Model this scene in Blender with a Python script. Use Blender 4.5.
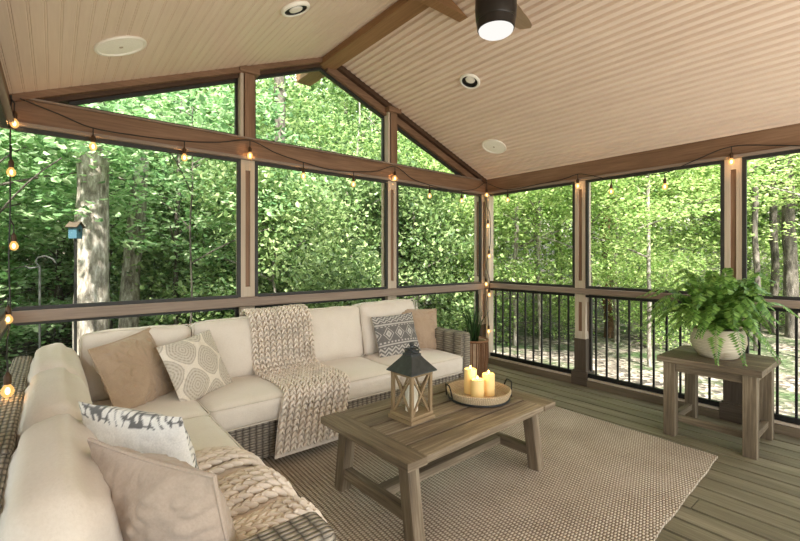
import bpy, bmesh, math, random
import numpy as np
from mathutils import Vector, Matrix, Euler, noise as mnoise
PI = math.pi
sc = bpy.context.scene
for o in list(bpy.data.objects):
    bpy.data.objects.remove(o)
COL = sc.collection

# ------------------------------------------------------------------ camera
CAMP = Vector((-4.495, -3.678, 1.4))
cam_d = bpy.data.cameras.new('camera')
cam = bpy.data.objects.new('camera', cam_d); COL.objects.link(cam)
cam.location = CAMP
cam.rotation_euler = (PI / 2, 0, math.radians(50.656) - PI / 2)
cam_d.sensor_width = 36.0
cam_d.lens = 36.0 * 423 / 800
cam_d.shift_y = -12.5 / 800
cam_d.clip_start = 0.05; cam_d.clip_end = 300
sc.camera = cam

# ------------------------------------------------------------------ world, sun, exposure
w = bpy.data.worlds.new('sky'); sc.world = w; w.use_nodes = True
bg = w.node_tree.nodes['Background']
bg.inputs[0].default_value = (0.86, 0.95, 1.0, 1)
bg.inputs[1].default_value = 3.4
sun_d = bpy.data.lights.new('sun', 'SUN'); sun = bpy.data.objects.new('sun', sun_d); COL.objects.link(sun)
sun_d.energy = 15.0; sun_d.angle = math.radians(2.0); sun_d.color = (1.0, 0.96, 0.87)
sdir = Vector((-0.34, -0.58, 0.80)).normalized()      # towards the sun
sun.rotation_euler = sdir.to_track_quat('Z', 'Y').to_euler()
sun.location = (0, -10, 20)
# unseen fill lamp added behind the camera, aimed up to brighten the ceiling
al_d = bpy.data.lights.new('rear_fill', 'AREA'); al = bpy.data.objects.new('rear_fill', al_d); COL.objects.link(al)
al_d.shape = 'RECTANGLE'; al_d.size = 4.0; al_d.size_y = 1.6; al_d.energy = 105.0; al_d.color = (0.98, 0.97, 1.0)
al.location = (-2.3, -5.6, 0.9); al.rotation_euler = Vector((0.05, 0.45, 1.0)).to_track_quat('-Z', 'Y').to_euler()
vs = sc.view_settings
vs.view_transform = 'Standard'; vs.look = 'None'; vs.gamma = 1.0; vs.use_curve_mapping = False
vs.exposure = 0.25
sc.cycles.max_bounces = 10; sc.cycles.diffuse_bounces = 5; sc.cycles.transparent_max_bounces = 16
sc.cycles.sample_clamp_indirect = 6.0

# ------------------------------------------------------------------ object helpers
def sRGB(r, g, b):
    def f(c):
        c /= 255.0
        return c / 12.92 if c <= 0.04045 else ((c + 0.055) / 1.055) ** 2.4
    return (f(r), f(g), f(b), 1.0)

def tag(o, label=None, cat=None, group=None, kind=None):
    if label: o['label'] = label
    if cat: o['category'] = cat
    if group: o['group'] = group
    if kind: o['kind'] = kind
    return o

def empty(name, loc=(0, 0, 0), rz=0.0, label=None, cat=None, group=None, kind=None):
    o = bpy.data.objects.new(name, None); COL.objects.link(o)
    o.empty_display_size = 0.1
    o.location = loc; o.rotation_euler = (0, 0, rz)
    return tag(o, label, cat, group, kind)

def copy_tree(o, parent=None):
    c = o.copy(); COL.objects.link(c)
    if parent is not None:
        c.parent = parent
    for ch in list(o.children):
        copy_tree(ch, c)
    return c

class MB:
    """collects shapes of ONE part; each face carries uv in metres"""
    def __init__(s):
        s.v = []; s.f = []; s.uv = []; s.k = 0
    def add(s, verts, faces, uvs=None):
        b = len(s.v)
        s.v.extend([tuple(p) for p in verts])
        for i, f in enumerate(faces):
            s.f.append(tuple(b + q for q in f))
            if uvs is not None:
                s.uv.append(uvs[i])
            else:
                P = [Vector(verts[q]) for q in f]
                n = (P[1] - P[0]).cross(P[2] - P[1])
                a = max(range(3), key=lambda t: abs(n[t]))
                ax = [(1, 2), (0, 2), (0, 1)][a]
                s.uv.append([(p[ax[0]], p[ax[1]]) for p in P])
        return s
    def box(s, c, d, rot=None, taper=None):
        """c centre, d full size, rot Matrix/Euler; grain runs along the longest side"""
        s.k += 1
        hx, hy, hz = d[0] / 2, d[1] / 2, d[2] / 2
        loc = [(-hx, -hy, -hz), (hx, -hy, -hz), (hx, hy, -hz), (-hx, hy, -hz),
               (-hx, -hy, hz), (hx, -hy, hz), (hx, hy, hz), (-hx, hy, hz)]
        F = [(0, 3, 2, 1), (4, 5, 6, 7), (0, 1, 5, 4), (1, 2, 6, 5), (2, 3, 7, 6), (3, 0, 4, 7)]
        L = max(range(3), key=lambda t: d[t])
        nx = [2, 2, 1, 0, 1, 0]
        ou = (s.k * 7.31) % 50; ov = (s.k * 3.77) % 50
        U = []
        for fi, f in enumerate(F):
            axs = [t for t in range(3) if t != nx[fi]]
            if L in axs:
                a = L; b = [t for t in axs if t != L][0]
            else:
                a, b = axs
            U.append([(loc[q][a] + ou, loc[q][b] + ov + fi * 0.37) for q in f])
        M = Matrix.Identity(3)
        if rot is not None:
            M = rot.to_matrix() if isinstance(rot, Euler) else rot.to_3x3()
        C = Vector(c)
        s.add([M @ Vector(p) + C for p in loc], F, U)
        return s
    def bar(s, p0, p1, wd, th, up=(0, 0, 1)):
        """square bar from p0 to p1, wd across, th along 'up'"""
        p0 = Vector(p0); p1 = Vector(p1)
        z = (p1 - p0); Ln = z.length; z.normalize()
        u = Vector(up); u = (u - z * u.dot(z)); u.normalize()
        x = u.cross(z)
        M = Matrix((x, u, z)).transposed()
        return s.box((p0 + p1) / 2, (wd, th, Ln), M)
    def tube(s, pts, rad, n=8, cap=True, closed=False):
        pts = [Vector(p) for p in pts]
        m = len(pts)
        if not hasattr(rad, '__len__'): rad = [rad] * m
        V = []; prev = None; dist = 0; D = []
        for i, p in enumerate(pts):
            if closed: t = pts[(i + 1) % m] - pts[i - 1]
            else: t = pts[min(i + 1, m - 1)] - pts[max(i - 1, 0)]
            if t.length < 1e-9: t = Vector((0, 0, 1))
            t.normalize()
            if prev is None:
                a = Vector((0, 0, 1)) if abs(t.z) < 0.9 else Vector((1, 0, 0))
                x = t.cross(a).normalized()
            else:
                x = (prev - t * prev.dot(t))
                x = x.normalized() if x.length > 1e-6 else t.orthogonal().normalized()
            prev = x; y = t.cross(x)
            if i: dist += (p - pts[i - 1]).length
            D.append(dist)
            for k in range(n):
                a = 2 * PI * k / n
                V.append(p + (x * math.cos(a) + y * math.sin(a)) * rad[i])
        F = []; U = []
        rng = range(m if closed else m - 1)
        for i in rng:
            j = (i + 1) % m
            for k in range(n):
                k2 = (k + 1) % n
                F.append((i * n + k, i * n + k2, j * n + k2, j * n + k))
                c = 2 * PI * rad[i] / n
                d2 = D[j] if j else D[i] + 0.05
                U.append([(D[i], k * c), (D[i], (k + 1) * c), (d2, (k + 1) * c), (d2, k * c)])
        if cap and not closed:
            F.append(tuple(reversed(range(n)))); U.append([(V[q].x, V[q].y) for q in reversed(range(n))])
            F.append(tuple((m - 1) * n + k for k in range(n))); U.append([(V[(m - 1) * n + k].x, V[(m - 1) * n + k].y) for k in range(n)])
        return s.add(V, F, U)
    def cyl(s, p0, p1, r0, r1=None, n=16):
        return s.tube([p0, p1], [r0, r0 if r1 is None else r1], n)
    def lathe(s, prof, c=(0, 0, 0), n=32):
        """prof list of (r,z); closed at r==0"""
        V = []; F = []; U = []
        m = len(prof); acc = 0; A = [0]
        for i in range(1, m):
            acc += math.hypot(prof[i][0] - prof[i - 1][0], prof[i][1] - prof[i - 1][1]); A.append(acc)
        for r, z in prof:
            for k in range(n):
                a = 2 * PI * k / n
                V.append((c[0] + r * math.cos(a), c[1] + r * math.sin(a), c[2] + z))
        for i in range(m - 1):
            R = max(prof[i][0], prof[i + 1][0])
            for k in range(n):
                k2 = (k + 1) % n
                F.append((i * n + k, i * n + k2, (i + 1) * n + k2, (i + 1) * n + k))
                cc = 2 * PI * R / n
                U.append([(k * cc, A[i]), ((k + 1) * cc, A[i]), ((k + 1) * cc, A[i + 1]), (k * cc, A[i + 1])])
        return s.add(V, F, U)
    def prism(s, poly, axis, a, b):
        """poly 2d points; axis 'x','y' or 'z' is the extrusion direction from a to b"""
        def P(q, t):
            return {'x': (t, q[0], q[1]), 'y': (q[0], t, q[1]), 'z': (q[0], q[1], t)}[axis]
        n = len(poly)
        V = [P(q, a) for q in poly] + [P(q, b) for q in poly]
        F = [tuple(range(n)), tuple(reversed(range(n, 2 * n)))]
        U = [[(q[0], q[1]) for q in poly], [(q[0], q[1]) for q in reversed(poly)]]
        acc = 0
        for i in range(n):
            j = (i + 1) % n
            F.append((i, i + n, j + n, j))
            l = math.dist(poly[i], poly[j])
            U.append([(a, acc), (b, acc), (b, acc + l), (a, acc + l)])
            acc += l
        return s.add(V, F, U)
    def ellipsoid(s, c, r, M=None, nu=10, nv=6):
        V = []; F = []
        for i in range(nv + 1):
            th = PI * i / nv
            for k in range(nu):
                a = 2 * PI * k / nu
                p = Vector((r[0] * math.sin(th) * math.cos(a), r[1] * math.sin(th) * math.sin(a), r[2] * math.cos(th)))
                if M is not None: p = M @ p
                V.append(p + Vector(c))
        for i in range(nv):
            for k in range(nu):
                k2 = (k + 1) % nu
                F.append((i * nu + k, (i + 1) * nu + k, (i + 1) * nu + k2, i * nu + k2))
        return s.add(V, F)
    def build(s, name, mat, parent=None, smooth=False, bevel=0.0, kind=None, label=None, angle=40):
        me = bpy.data.meshes.new(name)
        me.from_pydata([tuple(p) for p in s.v], [], s.f)
        uvl = me.uv_layers.new(name='UVMap')
        flat = [c for u in s.uv for p in u for c in p]
        uvl.data.foreach_set('uv', flat)
        bm = bmesh.new(); bm.from_mesh(me)
        bmesh.ops.remove_doubles(bm, verts=bm.verts, dist=1e-6)
        bmesh.ops.recalc_face_normals(bm, faces=bm.faces)
        bm.to_mesh(me); bm.free()
        if smooth:
            for p in me.polygons: p.use_smooth = True
            if angle < 180:
                try: me.set_sharp_from_angle(angle=math.radians(angle))
                except Exception: pass
        me.materials.append(mat)
        o = bpy.data.objects.new(name, me); COL.objects.link(o)
        if parent is not None: o.parent = parent
        if bevel > 0:
            b = o.modifiers.new('bevel', 'BEVEL'); b.width = bevel; b.segments = 2; b.limit_method = 'ANGLE'
            b.angle_limit = math.radians(40)
        if kind: o['kind'] = kind
        if label: o['label'] = label
        return o

def np_mesh(name, V, F, mat, parent=None, smooth=True, uv=None, colors=None, kind=None):
    """V (n,3) array, F (m,4) int array"""
    V = np.asarray(V, np.float32); F = np.asarray(F, np.int32)
    me = bpy.data.meshes.new(name)
    k = F.shape[1]
    me.vertices.add(len(V)); me.vertices.foreach_set('co', V.ravel())
    me.loops.add(F.size); me.loops.foreach_set('vertex_index', F.ravel())
    me.polygons.add(len(F)); me.polygons.foreach_set('loop_start', np.arange(0, F.size, k, dtype=np.int32))
    me.polygons.foreach_set('use_smooth', np.full(len(F), smooth))
    if uv is not None:
        l = me.uv_layers.new(name='UVMap'); l.data.foreach_set('uv', np.asarray(uv, np.float32)[F.ravel()].ravel())
    if colors is not None:
        a = me.color_attributes.new('pattern', 'FLOAT_COLOR', 'POINT')
        c = np.ones((len(V), 4), np.float32); c[:, :colors.shape[1]] = colors
        a.data.foreach_set('color', c.ravel())
    me.update(calc_edges=True); me.validate()
    me.materials.append(mat)
    o = bpy.data.objects.new(name, me); COL.objects.link(o)
    if parent is not None: o.parent = parent
    if kind: o['kind'] = kind
    return o

# ------------------------------------------------------------------ materials
def new_mat(name):
    m = bpy.data.materials.new(name); m.use_nodes = True
    nt = m.node_tree
    return m, nt, nt.nodes['Principled BSDF']

class X:
    """tiny expression wrapper around Math nodes"""
    def __init__(s, nt, sock): s.nt = nt; s.s = sock
    def _op(s, op, *args):
        n = s.nt.nodes.new('ShaderNodeMath'); n.operation = op
        for i, a in enumerate((s,) + args):
            if isinstance(a, X): s.nt.links.new(a.s, n.inputs[i])
            else: n.inputs[i].default_value = a
        return X(s.nt, n.outputs[0])
    def __add__(s, o): return s._op('ADD', o)
    __radd__ = __add__
    def __mul__(s, o): return s._op('MULTIPLY', o)
    __rmul__ = __mul__
    def __sub__(s, o): return s._op('SUBTRACT', o)
    def __rsub__(s, o): return (s * -1.0) + o
    def __truediv__(s, o): return s._op('DIVIDE', o)
    def sin(s): return s._op('SINE')
    def abs(s): return s._op('ABSOLUTE')
    def fract(s): return s._op('FRACT')
    def floor(s): return s._op('FLOOR')
    def pow(s, p): return s._op('POWER', p)
    def gt(s, o): return s._op('GREATER_THAN', o)
    def max(s, o): return s._op('MAXIMUM', o)
    def min(s, o): return s._op('MINIMUM', o)
    def mod2(s): return (s * 0.5).fract() * 2.0

def uv_xy(nt):
    t = nt.nodes.new('ShaderNodeTexCoord'); sp = nt.nodes.new('ShaderNodeSeparateXYZ')
    nt.links.new(t.outputs['UV'], sp.inputs[0])
    return X(nt, sp.outputs[0]), X(nt, sp.outputs[1]), t.outputs['UV']

def tex_noise(nt, vec, scale, detail=4, rough=0.6, mscale=None):
    n = nt.nodes.new('ShaderNodeTexNoise'); n.inputs['Scale'].default_value = scale
    n.inputs['Detail'].default_value = detail; n.inputs['Roughness'].default_value = rough
    if mscale is not None:
        mp = nt.nodes.new('ShaderNodeMapping'); mp.inputs['Scale'].default_value = mscale
        nt.links.new(vec, mp.inputs[0]); vec = mp.outputs[0]
    nt.links.new(vec, n.inputs['Vector'])
    return n.outputs['Fac']

def ramp(nt, fac, stops):
    r = nt.nodes.new('ShaderNodeValToRGB')
    e = r.color_ramp.elements
    while len(e) < len(stops): e.new(0.5)
    for i, (p, c) in enumerate(stops):
        e[i].position = p; e[i].color = c
    nt.links.new(fac, r.inputs[0])
    return r.outputs[0]

def bump(nt, h, strength, dist, bsdf, normal=None):
    b = nt.nodes.new('ShaderNodeBump'); b.inputs['Strength'].default_value = strength; b.inputs['Distance'].default_value = dist
    nt.links.new(h, b.inputs['Height'])
    if normal is not None: nt.links.new(normal, b.inputs['Normal'])
    nt.links.new(b.outputs[0], bsdf.inputs['Normal'])
    return b.outputs[0]

def mix(nt, a, b, fac, mode='MIX'):
    n = nt.nodes.new('ShaderNodeMix'); n.data_type = 'RGBA'; n.blend_type = mode
    for s, v in ((n.inputs[0], fac), (n.inputs[6], a), (n.inputs[7], b)):
        if hasattr(v, 'is_linked') or hasattr(v, 'links'): nt.links.new(v, s)
        else: s.default_value = v
    return n.outputs[2]

def wood(name, c1, c2, c3, rough=0.6, grain=1.0, bumpy=0.3, spec=0.3, tone=0.12):
    m, nt, b = new_mat(name)
    u, v, uv = uv_xy(nt)
    n1 = tex_noise(nt, uv, 1.0, 6, 0.65, (3.0 * grain, 60.0 * grain, 1))
    n2 = tex_noise(nt, uv, 1.0, 3, 0.5, (0.9, 7.0, 1))
    ge = nt.nodes.new('ShaderNodeNewGeometry')
    s = X(nt, n1) * 0.75 + X(nt, n2) * 0.55 - 0.22 + X(nt, ge.outputs['Random Per Island']) * tone
    col = ramp(nt, s.s, [(0.25, c1), (0.5, c2), (0.75, c3)])
    nt.links.new(col, b.inputs['Base Color'])
    b.inputs['Roughness'].default_value = rough
    b.inputs['Specular IOR Level'].default_value = spec
    bump(nt, n1, bumpy, 0.004, b)
    return m

def plain(name, c, rough=0.5, metal=0.0, nscale=0, namp=0.1, bumpd=0.0, spec=0.5):
    m, nt, b = new_mat(name)
    b.inputs['Roughness'].default_value = rough; b.inputs['Metallic'].default_value = metal
    b.inputs['Specular IOR Level'].default_value = spec
    if nscale:
        t = nt.nodes.new('ShaderNodeTexCoord')
        f = tex_noise(nt, t.outputs['Object'], nscale, 4)
        lo = tuple(x * (1 - namp) for x in c[:3]) + (1,); hi = tuple(min(1, x * (1 + namp)) for x in c[:3]) + (1,)
        nt.links.new(ramp(nt, f, [(0.3, lo), (0.7, hi)]), b.inputs['Base Color'])
        if bumpd: bump(nt, f, 0.5, bumpd, b)
    else:
        b.inputs['Base Color'].default_value = c
    return m

def fabric(name, c, c2, weave=900.0, wr=0.5, sheen=0.2, scale=1.0):
    m, nt, b = new_mat(name)
    t = nt.nodes.new('ShaderNodeTexCoord')
    f = tex_noise(nt, t.outputs['Object'], 3.0 * scale, 3)
    g = tex_noise(nt, t.outputs['Object'], 120.0, 2)
    s = X(nt, f) * 0.6 + X(nt, g) * 0.4
    nt.links.new(ramp(nt, s.s, [(0.35, c2), (0.65, c)]), b.inputs['Base Color'])
    b.inputs['Roughness'].default_value = 0.9
    b.inputs['Specular IOR Level'].default_value = 0.1
    b.inputs['Sheen Weight'].default_value = sheen
    wn = tex_noise(nt, t.outputs['Object'], 7.0, 4, 0.55)
    hh = X(nt, wn) * wr + X(nt, g) * 0.06
    bump(nt, hh.s, 0.55, 0.03, b)
    return m

def emit(name, c, strength):
    m = bpy.data.materials.new(name); m.use_nodes = True
    nt = m.node_tree; nt.nodes.remove(nt.nodes['Principled BSDF'])
    e = nt.nodes.new('ShaderNodeEmission'); e.inputs[0].default_value = c; e.inputs[1].default_value = strength
    nt.links.new(e.outputs[0], nt.nodes['Material Output'].inputs[0])
    return m

def basket(name, c_hi, c_lo, cell_u=0.012, cell_v=0.012, bd=0.006, ratio=2):
    """flat strand basket weave in UV metres"""
    m, nt, b = new_mat(name)
    u, v, uv = uv_xy(nt)
    a = u * (1.0 / cell_u); c = v * (1.0 / cell_v)
    par = (a.floor() + c.floor()).mod2()          # 0 / 1 checker
    fu = a.fract(); fv = c.fract()
    hu = (fu * PI).sin(); hv = (fv * PI).sin()
    hh = hu.pow(0.4) * hv.pow(0.9)
    hv2 = hv.pow(0.4) * hu.pow(0.9)
    h = hh * (1.0 - par) * 0.85 + hv2 * par
    nz = X(nt, tex_noise(nt, uv, 1.0, 3, 0.6, (25, 90, 1)))
    nz2 = X(nt, tex_noise(nt, uv, 2.0, 2, 0.6))
    s = h * 0.62 + nz * 0.33 + nz2 * 0.25 - 0.12
    nt.links.new(ramp(nt, s.s, [(0.12, c_lo), (0.75, c_hi)]), b.inputs['Base Color'])
    b.inputs['Roughness'].default_value = 0.6
    b.inputs['Specular IOR Level'].default_value = 0.3
    bump(nt, h.s, 1.0, bd, b)
    return m

M = {}
M['beam'] = wood('brown beam wood', sRGB(98, 72, 53), sRGB(128, 98, 75), sRGB(150, 119, 94), 0.55)
M['ridge'] = wood('ridge beam wood', sRGB(120, 88, 58), sRGB(144, 108, 74), sRGB(162, 124, 88), 0.55)
M['darktrim'] = wood('dark brown trim', sRGB(58, 40, 28), sRGB(76, 54, 38), sRGB(92, 68, 50), 0.6)
M['taupe'] = wood('taupe painted trim', sRGB(174, 158, 138), sRGB(188, 172, 152), sRGB(202, 187, 167), 0.6, bumpy=0.1)
M['taupe_dim'] = wood('brownish taupe painted rail', sRGB(122, 105, 92), sRGB(138, 121, 107), sRGB(154, 137, 122), 0.6, bumpy=0.15)
M['ceil'] = wood('ceiling paint', sRGB(220, 197, 178), sRGB(227, 205, 186), sRGB(233, 213, 195), 0.42, bumpy=0.05, spec=0.4, tone=0.0)
M['deck'] = wood('deck boards', sRGB(80, 73, 56), sRGB(112, 104, 82), sRGB(142, 133, 109), 0.62, bumpy=0.35, spec=0.3)
M['basewood'] = wood('olive brown base board', sRGB(84, 72, 56), sRGB(104, 90, 72), sRGB(122, 108, 88), 0.6)
M['sleeve'] = wood('dark olive post sleeve', sRGB(60, 50, 40), sRGB(78, 66, 54), sRGB(94, 82, 68), 0.6)
M['black'] = plain('black metal', sRGB(26, 24, 22), 0.5, 0.3)
M['blackscreen'] = plain('black screen frame', sRGB(38, 36, 32), 0.55)
M['table'] = wood('weathered table wood', sRGB(72, 60, 46), sRGB(118, 102, 82), sRGB(168, 152, 128), 0.6, bumpy=0.8)
M['table_grey'] = wood('weathered side table wood', sRGB(70, 59, 46), sRGB(108, 94, 75), sRGB(150, 135, 112), 0.6, bumpy=0.6)
M['wicker'] = basket('grey brown wicker', sRGB(172, 161, 145), sRGB(54, 48, 42), 0.045, 0.018, 0.008)
M['wicker_arm'] = basket('grey brown wicker arm', sRGB(150, 140, 122), sRGB(64, 56, 48), 0.14, 0.022, 0.008)
M['cream'] = fabric('cream cushion fabric', sRGB(222, 212, 198), sRGB(212, 201, 186))
M['cream_pipe'] = fabric('cream piping', sRGB(214, 204, 188), sRGB(204, 194, 178))
M['tan'] = fabric('tan pillow fabric', sRGB(176, 154, 130), sRGB(164, 141, 117), wr=0.6)
M['tan2'] = fabric('taupe pillow fabric', sRGB(182, 164, 148), sRGB(168, 150, 134), wr=0.6)
M['wax'] = plain('ivory wax', sRGB(246, 210, 140), 0.5)
M['white'] = plain('white enamel', sRGB(238, 232, 220), 0.4)
M['knit'] = plain('chunky wool', sRGB(218, 205, 189), 0.95, 0, 9.0, 0.16, spec=0.05)
def bulb_mat():
    m = bpy.data.materials.new('amber glowing bulb glass'); m.use_nodes = True
    nt = m.node_tree; nt.nodes.remove(nt.nodes['Principled BSDF'])
    e = nt.nodes.new('ShaderNodeEmission'); e.inputs[0].default_value = (1.0, 0.50, 0.14, 1); e.inputs[1].default_value = 1.5
    t = nt.nodes.new('ShaderNodeBsdfTransparent'); mx = nt.nodes.new('ShaderNodeMixShader'); mx.inputs[0].default_value = 0.45
    nt.links.new(t.outputs[0], mx.inputs[1]); nt.links.new(e.outputs[0], mx.inputs[2])
    nt.links.new(mx.outputs[0], nt.nodes['Material Output'].inputs[0])
    return m
M['bulb'] = bulb_mat()
M['filament'] = emit('lit filament', (1.0, 0.74, 0.36, 1), 6.0)
M['can'] = emit('lit downlight', (1.0, 0.93, 0.82, 1), 1.6)
M['flame'] = emit('flame', (1.0, 0.65, 0.2, 1), 12.0)

# ------------------------------------------------------------------ THE SETTING
XL, XR = -4.71, 0.0
RX, RZ = -2.39, 3.385
ZL, ZR = 2.44, 2.45
YB = -6.6                                             # rear of the porch
def zc(x):
    return ZL + (RZ - ZL) * (x - XL) / (RX - XL) if x < RX else ZR + (RZ - ZR) * (x - XR) / (RX - XR)

# deck: boards along Y with a border board along the right wall
mb = MB(); x = XL - 0.12
rr = random.Random(2)
while x < -0.23:
    wd = 0.135
    y = YB - rr.random()
    y1 = 0.16
    cuts = [y] + sorted([rr.uniform(-5, -1)] if rr.random() < 0.5 else []) + [y1]
    for a, b in zip(cuts[:-1], cuts[1:]):
        mb.box((x + wd / 2, (a + b) / 2, -0.045), (wd, b - a - 0.004, 0.09))
    x += wd + 0.020
xb = x
xb += 0.006
mb.box(((xb + 0.14) / 2, (YB + 0.16) / 2, -0.045), (0.14 - xb, 0.16 - YB, 0.09))
mb.box((-2.3, YB / 2, -0.20), (4.9, -YB + 0.1, 0.12))
mb.build('floor', M['deck'], bevel=0.002, kind='structure')

# ceiling: two bead-board slopes with real grooves, thick roof above
def slope(x0, x1, y0, y1):
    P = 0.064
    n = int(round(math.hypot(x1 - x0, zc(x1) - zc(x0)) / P))
    prof = []
    for i in range(n):
        for t, d in (((0.0, 0.0), (0.74, 0.0), (0.79, 0.0035), (0.84, 0.001), (0.89, 0.001), (0.94, 0.0035), (0.999, 0.0)) if x0 < RX else ((0.0, 0.0), (0.50, 0.0), (0.55, 0.022), (0.70, 0.022), (0.80, 0.022), (0.93, 0.022), (0.98, 0.0))):
            xx = x0 + (x1 - x0) * (i + t) / n
            prof.append((xx, zl(xx, x0, x1) + d))
    return prof
def zl(xx, x0, x1):
    za, zb_ = ZE[x0], ZE[x1]
    return za + (zb_ - za) * (xx - x0) / (x1 - x0)
OH, OL = 0.17, 0.75  # long left overhang, out of view, shaped to keep sun off the sofa
ZE = {XL - OL: ZL - OL * (RZ - ZL) / (RX - XL), RX: RZ, XR + OH: ZR + OH * (RZ - ZR) / (RX - XR)}
pl = slope(XL - OL, RX, 0, 0); pr_ = slope(RX, XR + OH, 0, 0)
prof = pl + pr_ + [(XR + OH, ZE[XR + OH])]
top = [(XR + OH, ZE[XR + OH] + 0.2), (RX, RZ + 0.22), (XL - OL, ZE[XL - OL] + 0.2)]
V = []; F = []; U = []
y0, y1 = YB, 0.30
n = len(prof)
for (a, z) in prof: V.append((a, y0, z))
for (a, z) in prof: V.append((a, y1, z))
for i in range(n - 1):
    F.append((i, i + 1, n + i + 1, n + i)); U.append([(y0, prof[i][0]), (y0, prof[i + 1][0]), (y1, prof[i + 1][0]), (y1, prof[i][0])])
b = len(V)
for (a, z) in top: V.append((a, y0, z))
for (a, z) in top: V.append((a, y1, z))
F += [(b, b + 1, b + 4, b + 3), (b + 1, b + 2, b + 5, b + 4)]
U += [[(0, 0), (0, 1), (1, 1), (1, 0)]] * 2
F += [(0, n, b + 5, b + 2), (n - 1, b, b + 3, 2 * n - 1)]
U += [[(0, 0), (0, .1), (.1, .1), (.1, 0)]] * 2
mb = MB(); mb.add(V, F, U); ce = mb.build('ceiling', M['ceil'], kind='structure')

# ridge beam, tie board and rake trims
mb = MB()
mb.box((RX, (YB + 0.55) / 2, RZ - 0.03), (0.17, 0.55 - YB, 0.135))
mb.build('trim_1', M['ridge'], bevel=0.004, kind='structure')
mb = MB()                                              # tie board whose ends die into the two slopes
zb_ = 3.245
xl = XL + (zb_ - ZL) / (RZ - ZL) * (RX - XL); xr = XR + (zb_ - ZR) / (RZ - ZR) * (RX - XR)
mb.prism([(xl, zb_), (xr, zb_), (RX, RZ - 0.002)], 'y', -1.50, -1.41)
mb.build('trim_2', M['ridge'], bevel=0.003, kind='structure')

def rake(x0, x1, d0, d1, ya, yb, name, mat):
    mb = MB()
    mb.prism([(x0, zc(x0) - d1), (x1, zc(x1 - 1e-6 if x1 == RX else x1) - d1), (x1, zc(x1) - d0), (x0, zc(x0) - d0)], 'y', ya, yb)
    return mb.build(name, mat, kind='structure', bevel=0.003)
rake(XL, RX, -0.005, 0.045, -0.03, 0.02, 'trim_3', M['beam'])
rake(XL, RX, -0.005, 0.075, 0.021, 0.14, 'trim_4', M['darktrim'])
rake(RX, XR, -0.005, 0.05, -0.03, 0.02, 'trim_5', M['darktrim'])
rake(RX, XR, -0.005, 0.125, 0.021, 0.14, 'trim_6', M['beam'])

# ---- back (gable) wall
PA = [-3.185, -1.585]; PW = 0.122
wb = empty('wall_back', (0, 0, 0), kind='structure')
mb = MB(); mb.box(((XL + XR) / 2, 0.07, 2.355), (XR - XL + 0.2, 0.14, 0.155)); mb.build('header_beam', M['beam'], wb, bevel=0.004)
mb = MB(); mb.box(((XL + XR) / 2, 0.05, 2.264), (XR - XL + 0.1, 0.15, 0.026)); mb.build('beam_trim', M['taupe_dim'], wb, bevel=0.003)
mb = MB(); mb.box(((XL + XR) / 2, 0.06, 2.438), (XR - XL + 0.1, 0.17, 0.012)); mb.build('beam_cap', M['taupe_dim'], wb, bevel=0.003)
mb = MB(); mb.box(((XL + XR) / 2, 0.05, 1.02), (XR - XL + 0.2, 0.16, 0.075)); mb.build('sill_rail', M['taupe_dim'], wb, bevel=0.006)
mb = MB(); mb.box(((XL + XR) / 2, 0.06, 0.06), (XR - XL + 0.2, 0.10, 0.12)); mb.build('base_board', M['beam'], wb, bevel=0.004)

def clad_post(parent, cx, cy, face, z0, z1, wd=PW):
    """painted boards with a recessed brown groove; groove on the faces named in 'face'"""
    core = MB(); core.box((cx, cy, (z0 + z1) / 2), (wd - 0.03, wd - 0.03, z1 - z0)); core.build('post_core', M['beam'], parent)
    bd = MB(); t = 0.016
    g = 0.040                                          # groove width
    zt, zb = z1 - 0.09, z0 + 0.09
    for ax, sg in (('y', -1), ('y', 1), ('x', -1), ('x', 1)):
        off = sg * (wd / 2 - t / 2)
        w2 = (wd - (0 if ax == 'y' else 2 * t)) 
        side = (w2 - g) / 2
        for q in (-1, 1):
            c = q * (g / 2 + side / 2)
            if ax == 'y': bd.box((cx + c, cy + off, (z0 + z1) / 2), (side, t, z1 - z0))
            else: bd.box((cx + off, cy + c, (z0 + z1) / 2), (t, side, z1 - z0))
        for (a, b_) in ((z0, zb), (zt, z1)):
            if ax == 'y': bd.box((cx, cy + off, (a + b_) / 2), (g + 0.002, t * 0.98, b_ - a))
            else: bd.box((cx + off, cy, (a + b_) / 2), (t * 0.98, g + 0.002, b_ - a))
    bd.build('post_board', M['taupe'], parent, bevel=0.002)

def post(name, cx, cy, sleeve=True):
    p = empty(name, (0, 0, 0), kind='structure')
    clad_post(p, cx, cy, None, 1.06, 2.25)
    clad_post(p, cx, cy, None, 0.50, 1.004)
    mb = MB(); mb.box((cx, cy, 0.26), (PW + 0.012, PW + 0.012, 0.50)); mb.build('post_sleeve', M['sleeve'], p, bevel=0.004)
    mb = MB(); mb.box((cx, cy, 0.075), (PW + 0.06, PW + 0.06, 0.15)); mb.box((cx, cy, 0.157), (PW + 0.035, PW + 0.035, 0.016)); mb.build('post_plinth', M['sleeve'], p, bevel=0.006)
    mb = MB(); mb.box((cx, cy, 1.048), (PW + 0.05, PW + 0.05, 0.03)); mb.build('post_collar', M['taupe_dim'], p, bevel=0.005)
    return p
for i, px in enumerate(PA):
    post('trim_%d' % (10 + i), px, 0.068)
    g = empty('trim_%d' % (20 + i), (0, 0, 0), kind='structure')
    zt = zc(px) - 0.02
    mb = MB(); mb.box((px + 0.012, 0.06, (2.44 + zt) / 2), (PW - 0.03, 0.15, zt - 2.44)); mb.build('gable_post', M['beam'], g, bevel=0.004)
    mb = MB(); mb.box((px - 0.055, 0.06, (2.44 + zt) / 2), (0.028, 0.13, zt - 2.44)); mb.build('side_board', M['taupe'], g, bevel=0.002)
    mb = MB(); mb.box((px, 0.05, zt - 0.02), (PW + 0.05, 0.20, 0.055)); mb.build('post_cap', M['beam'], g, bevel=0.004)
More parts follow.
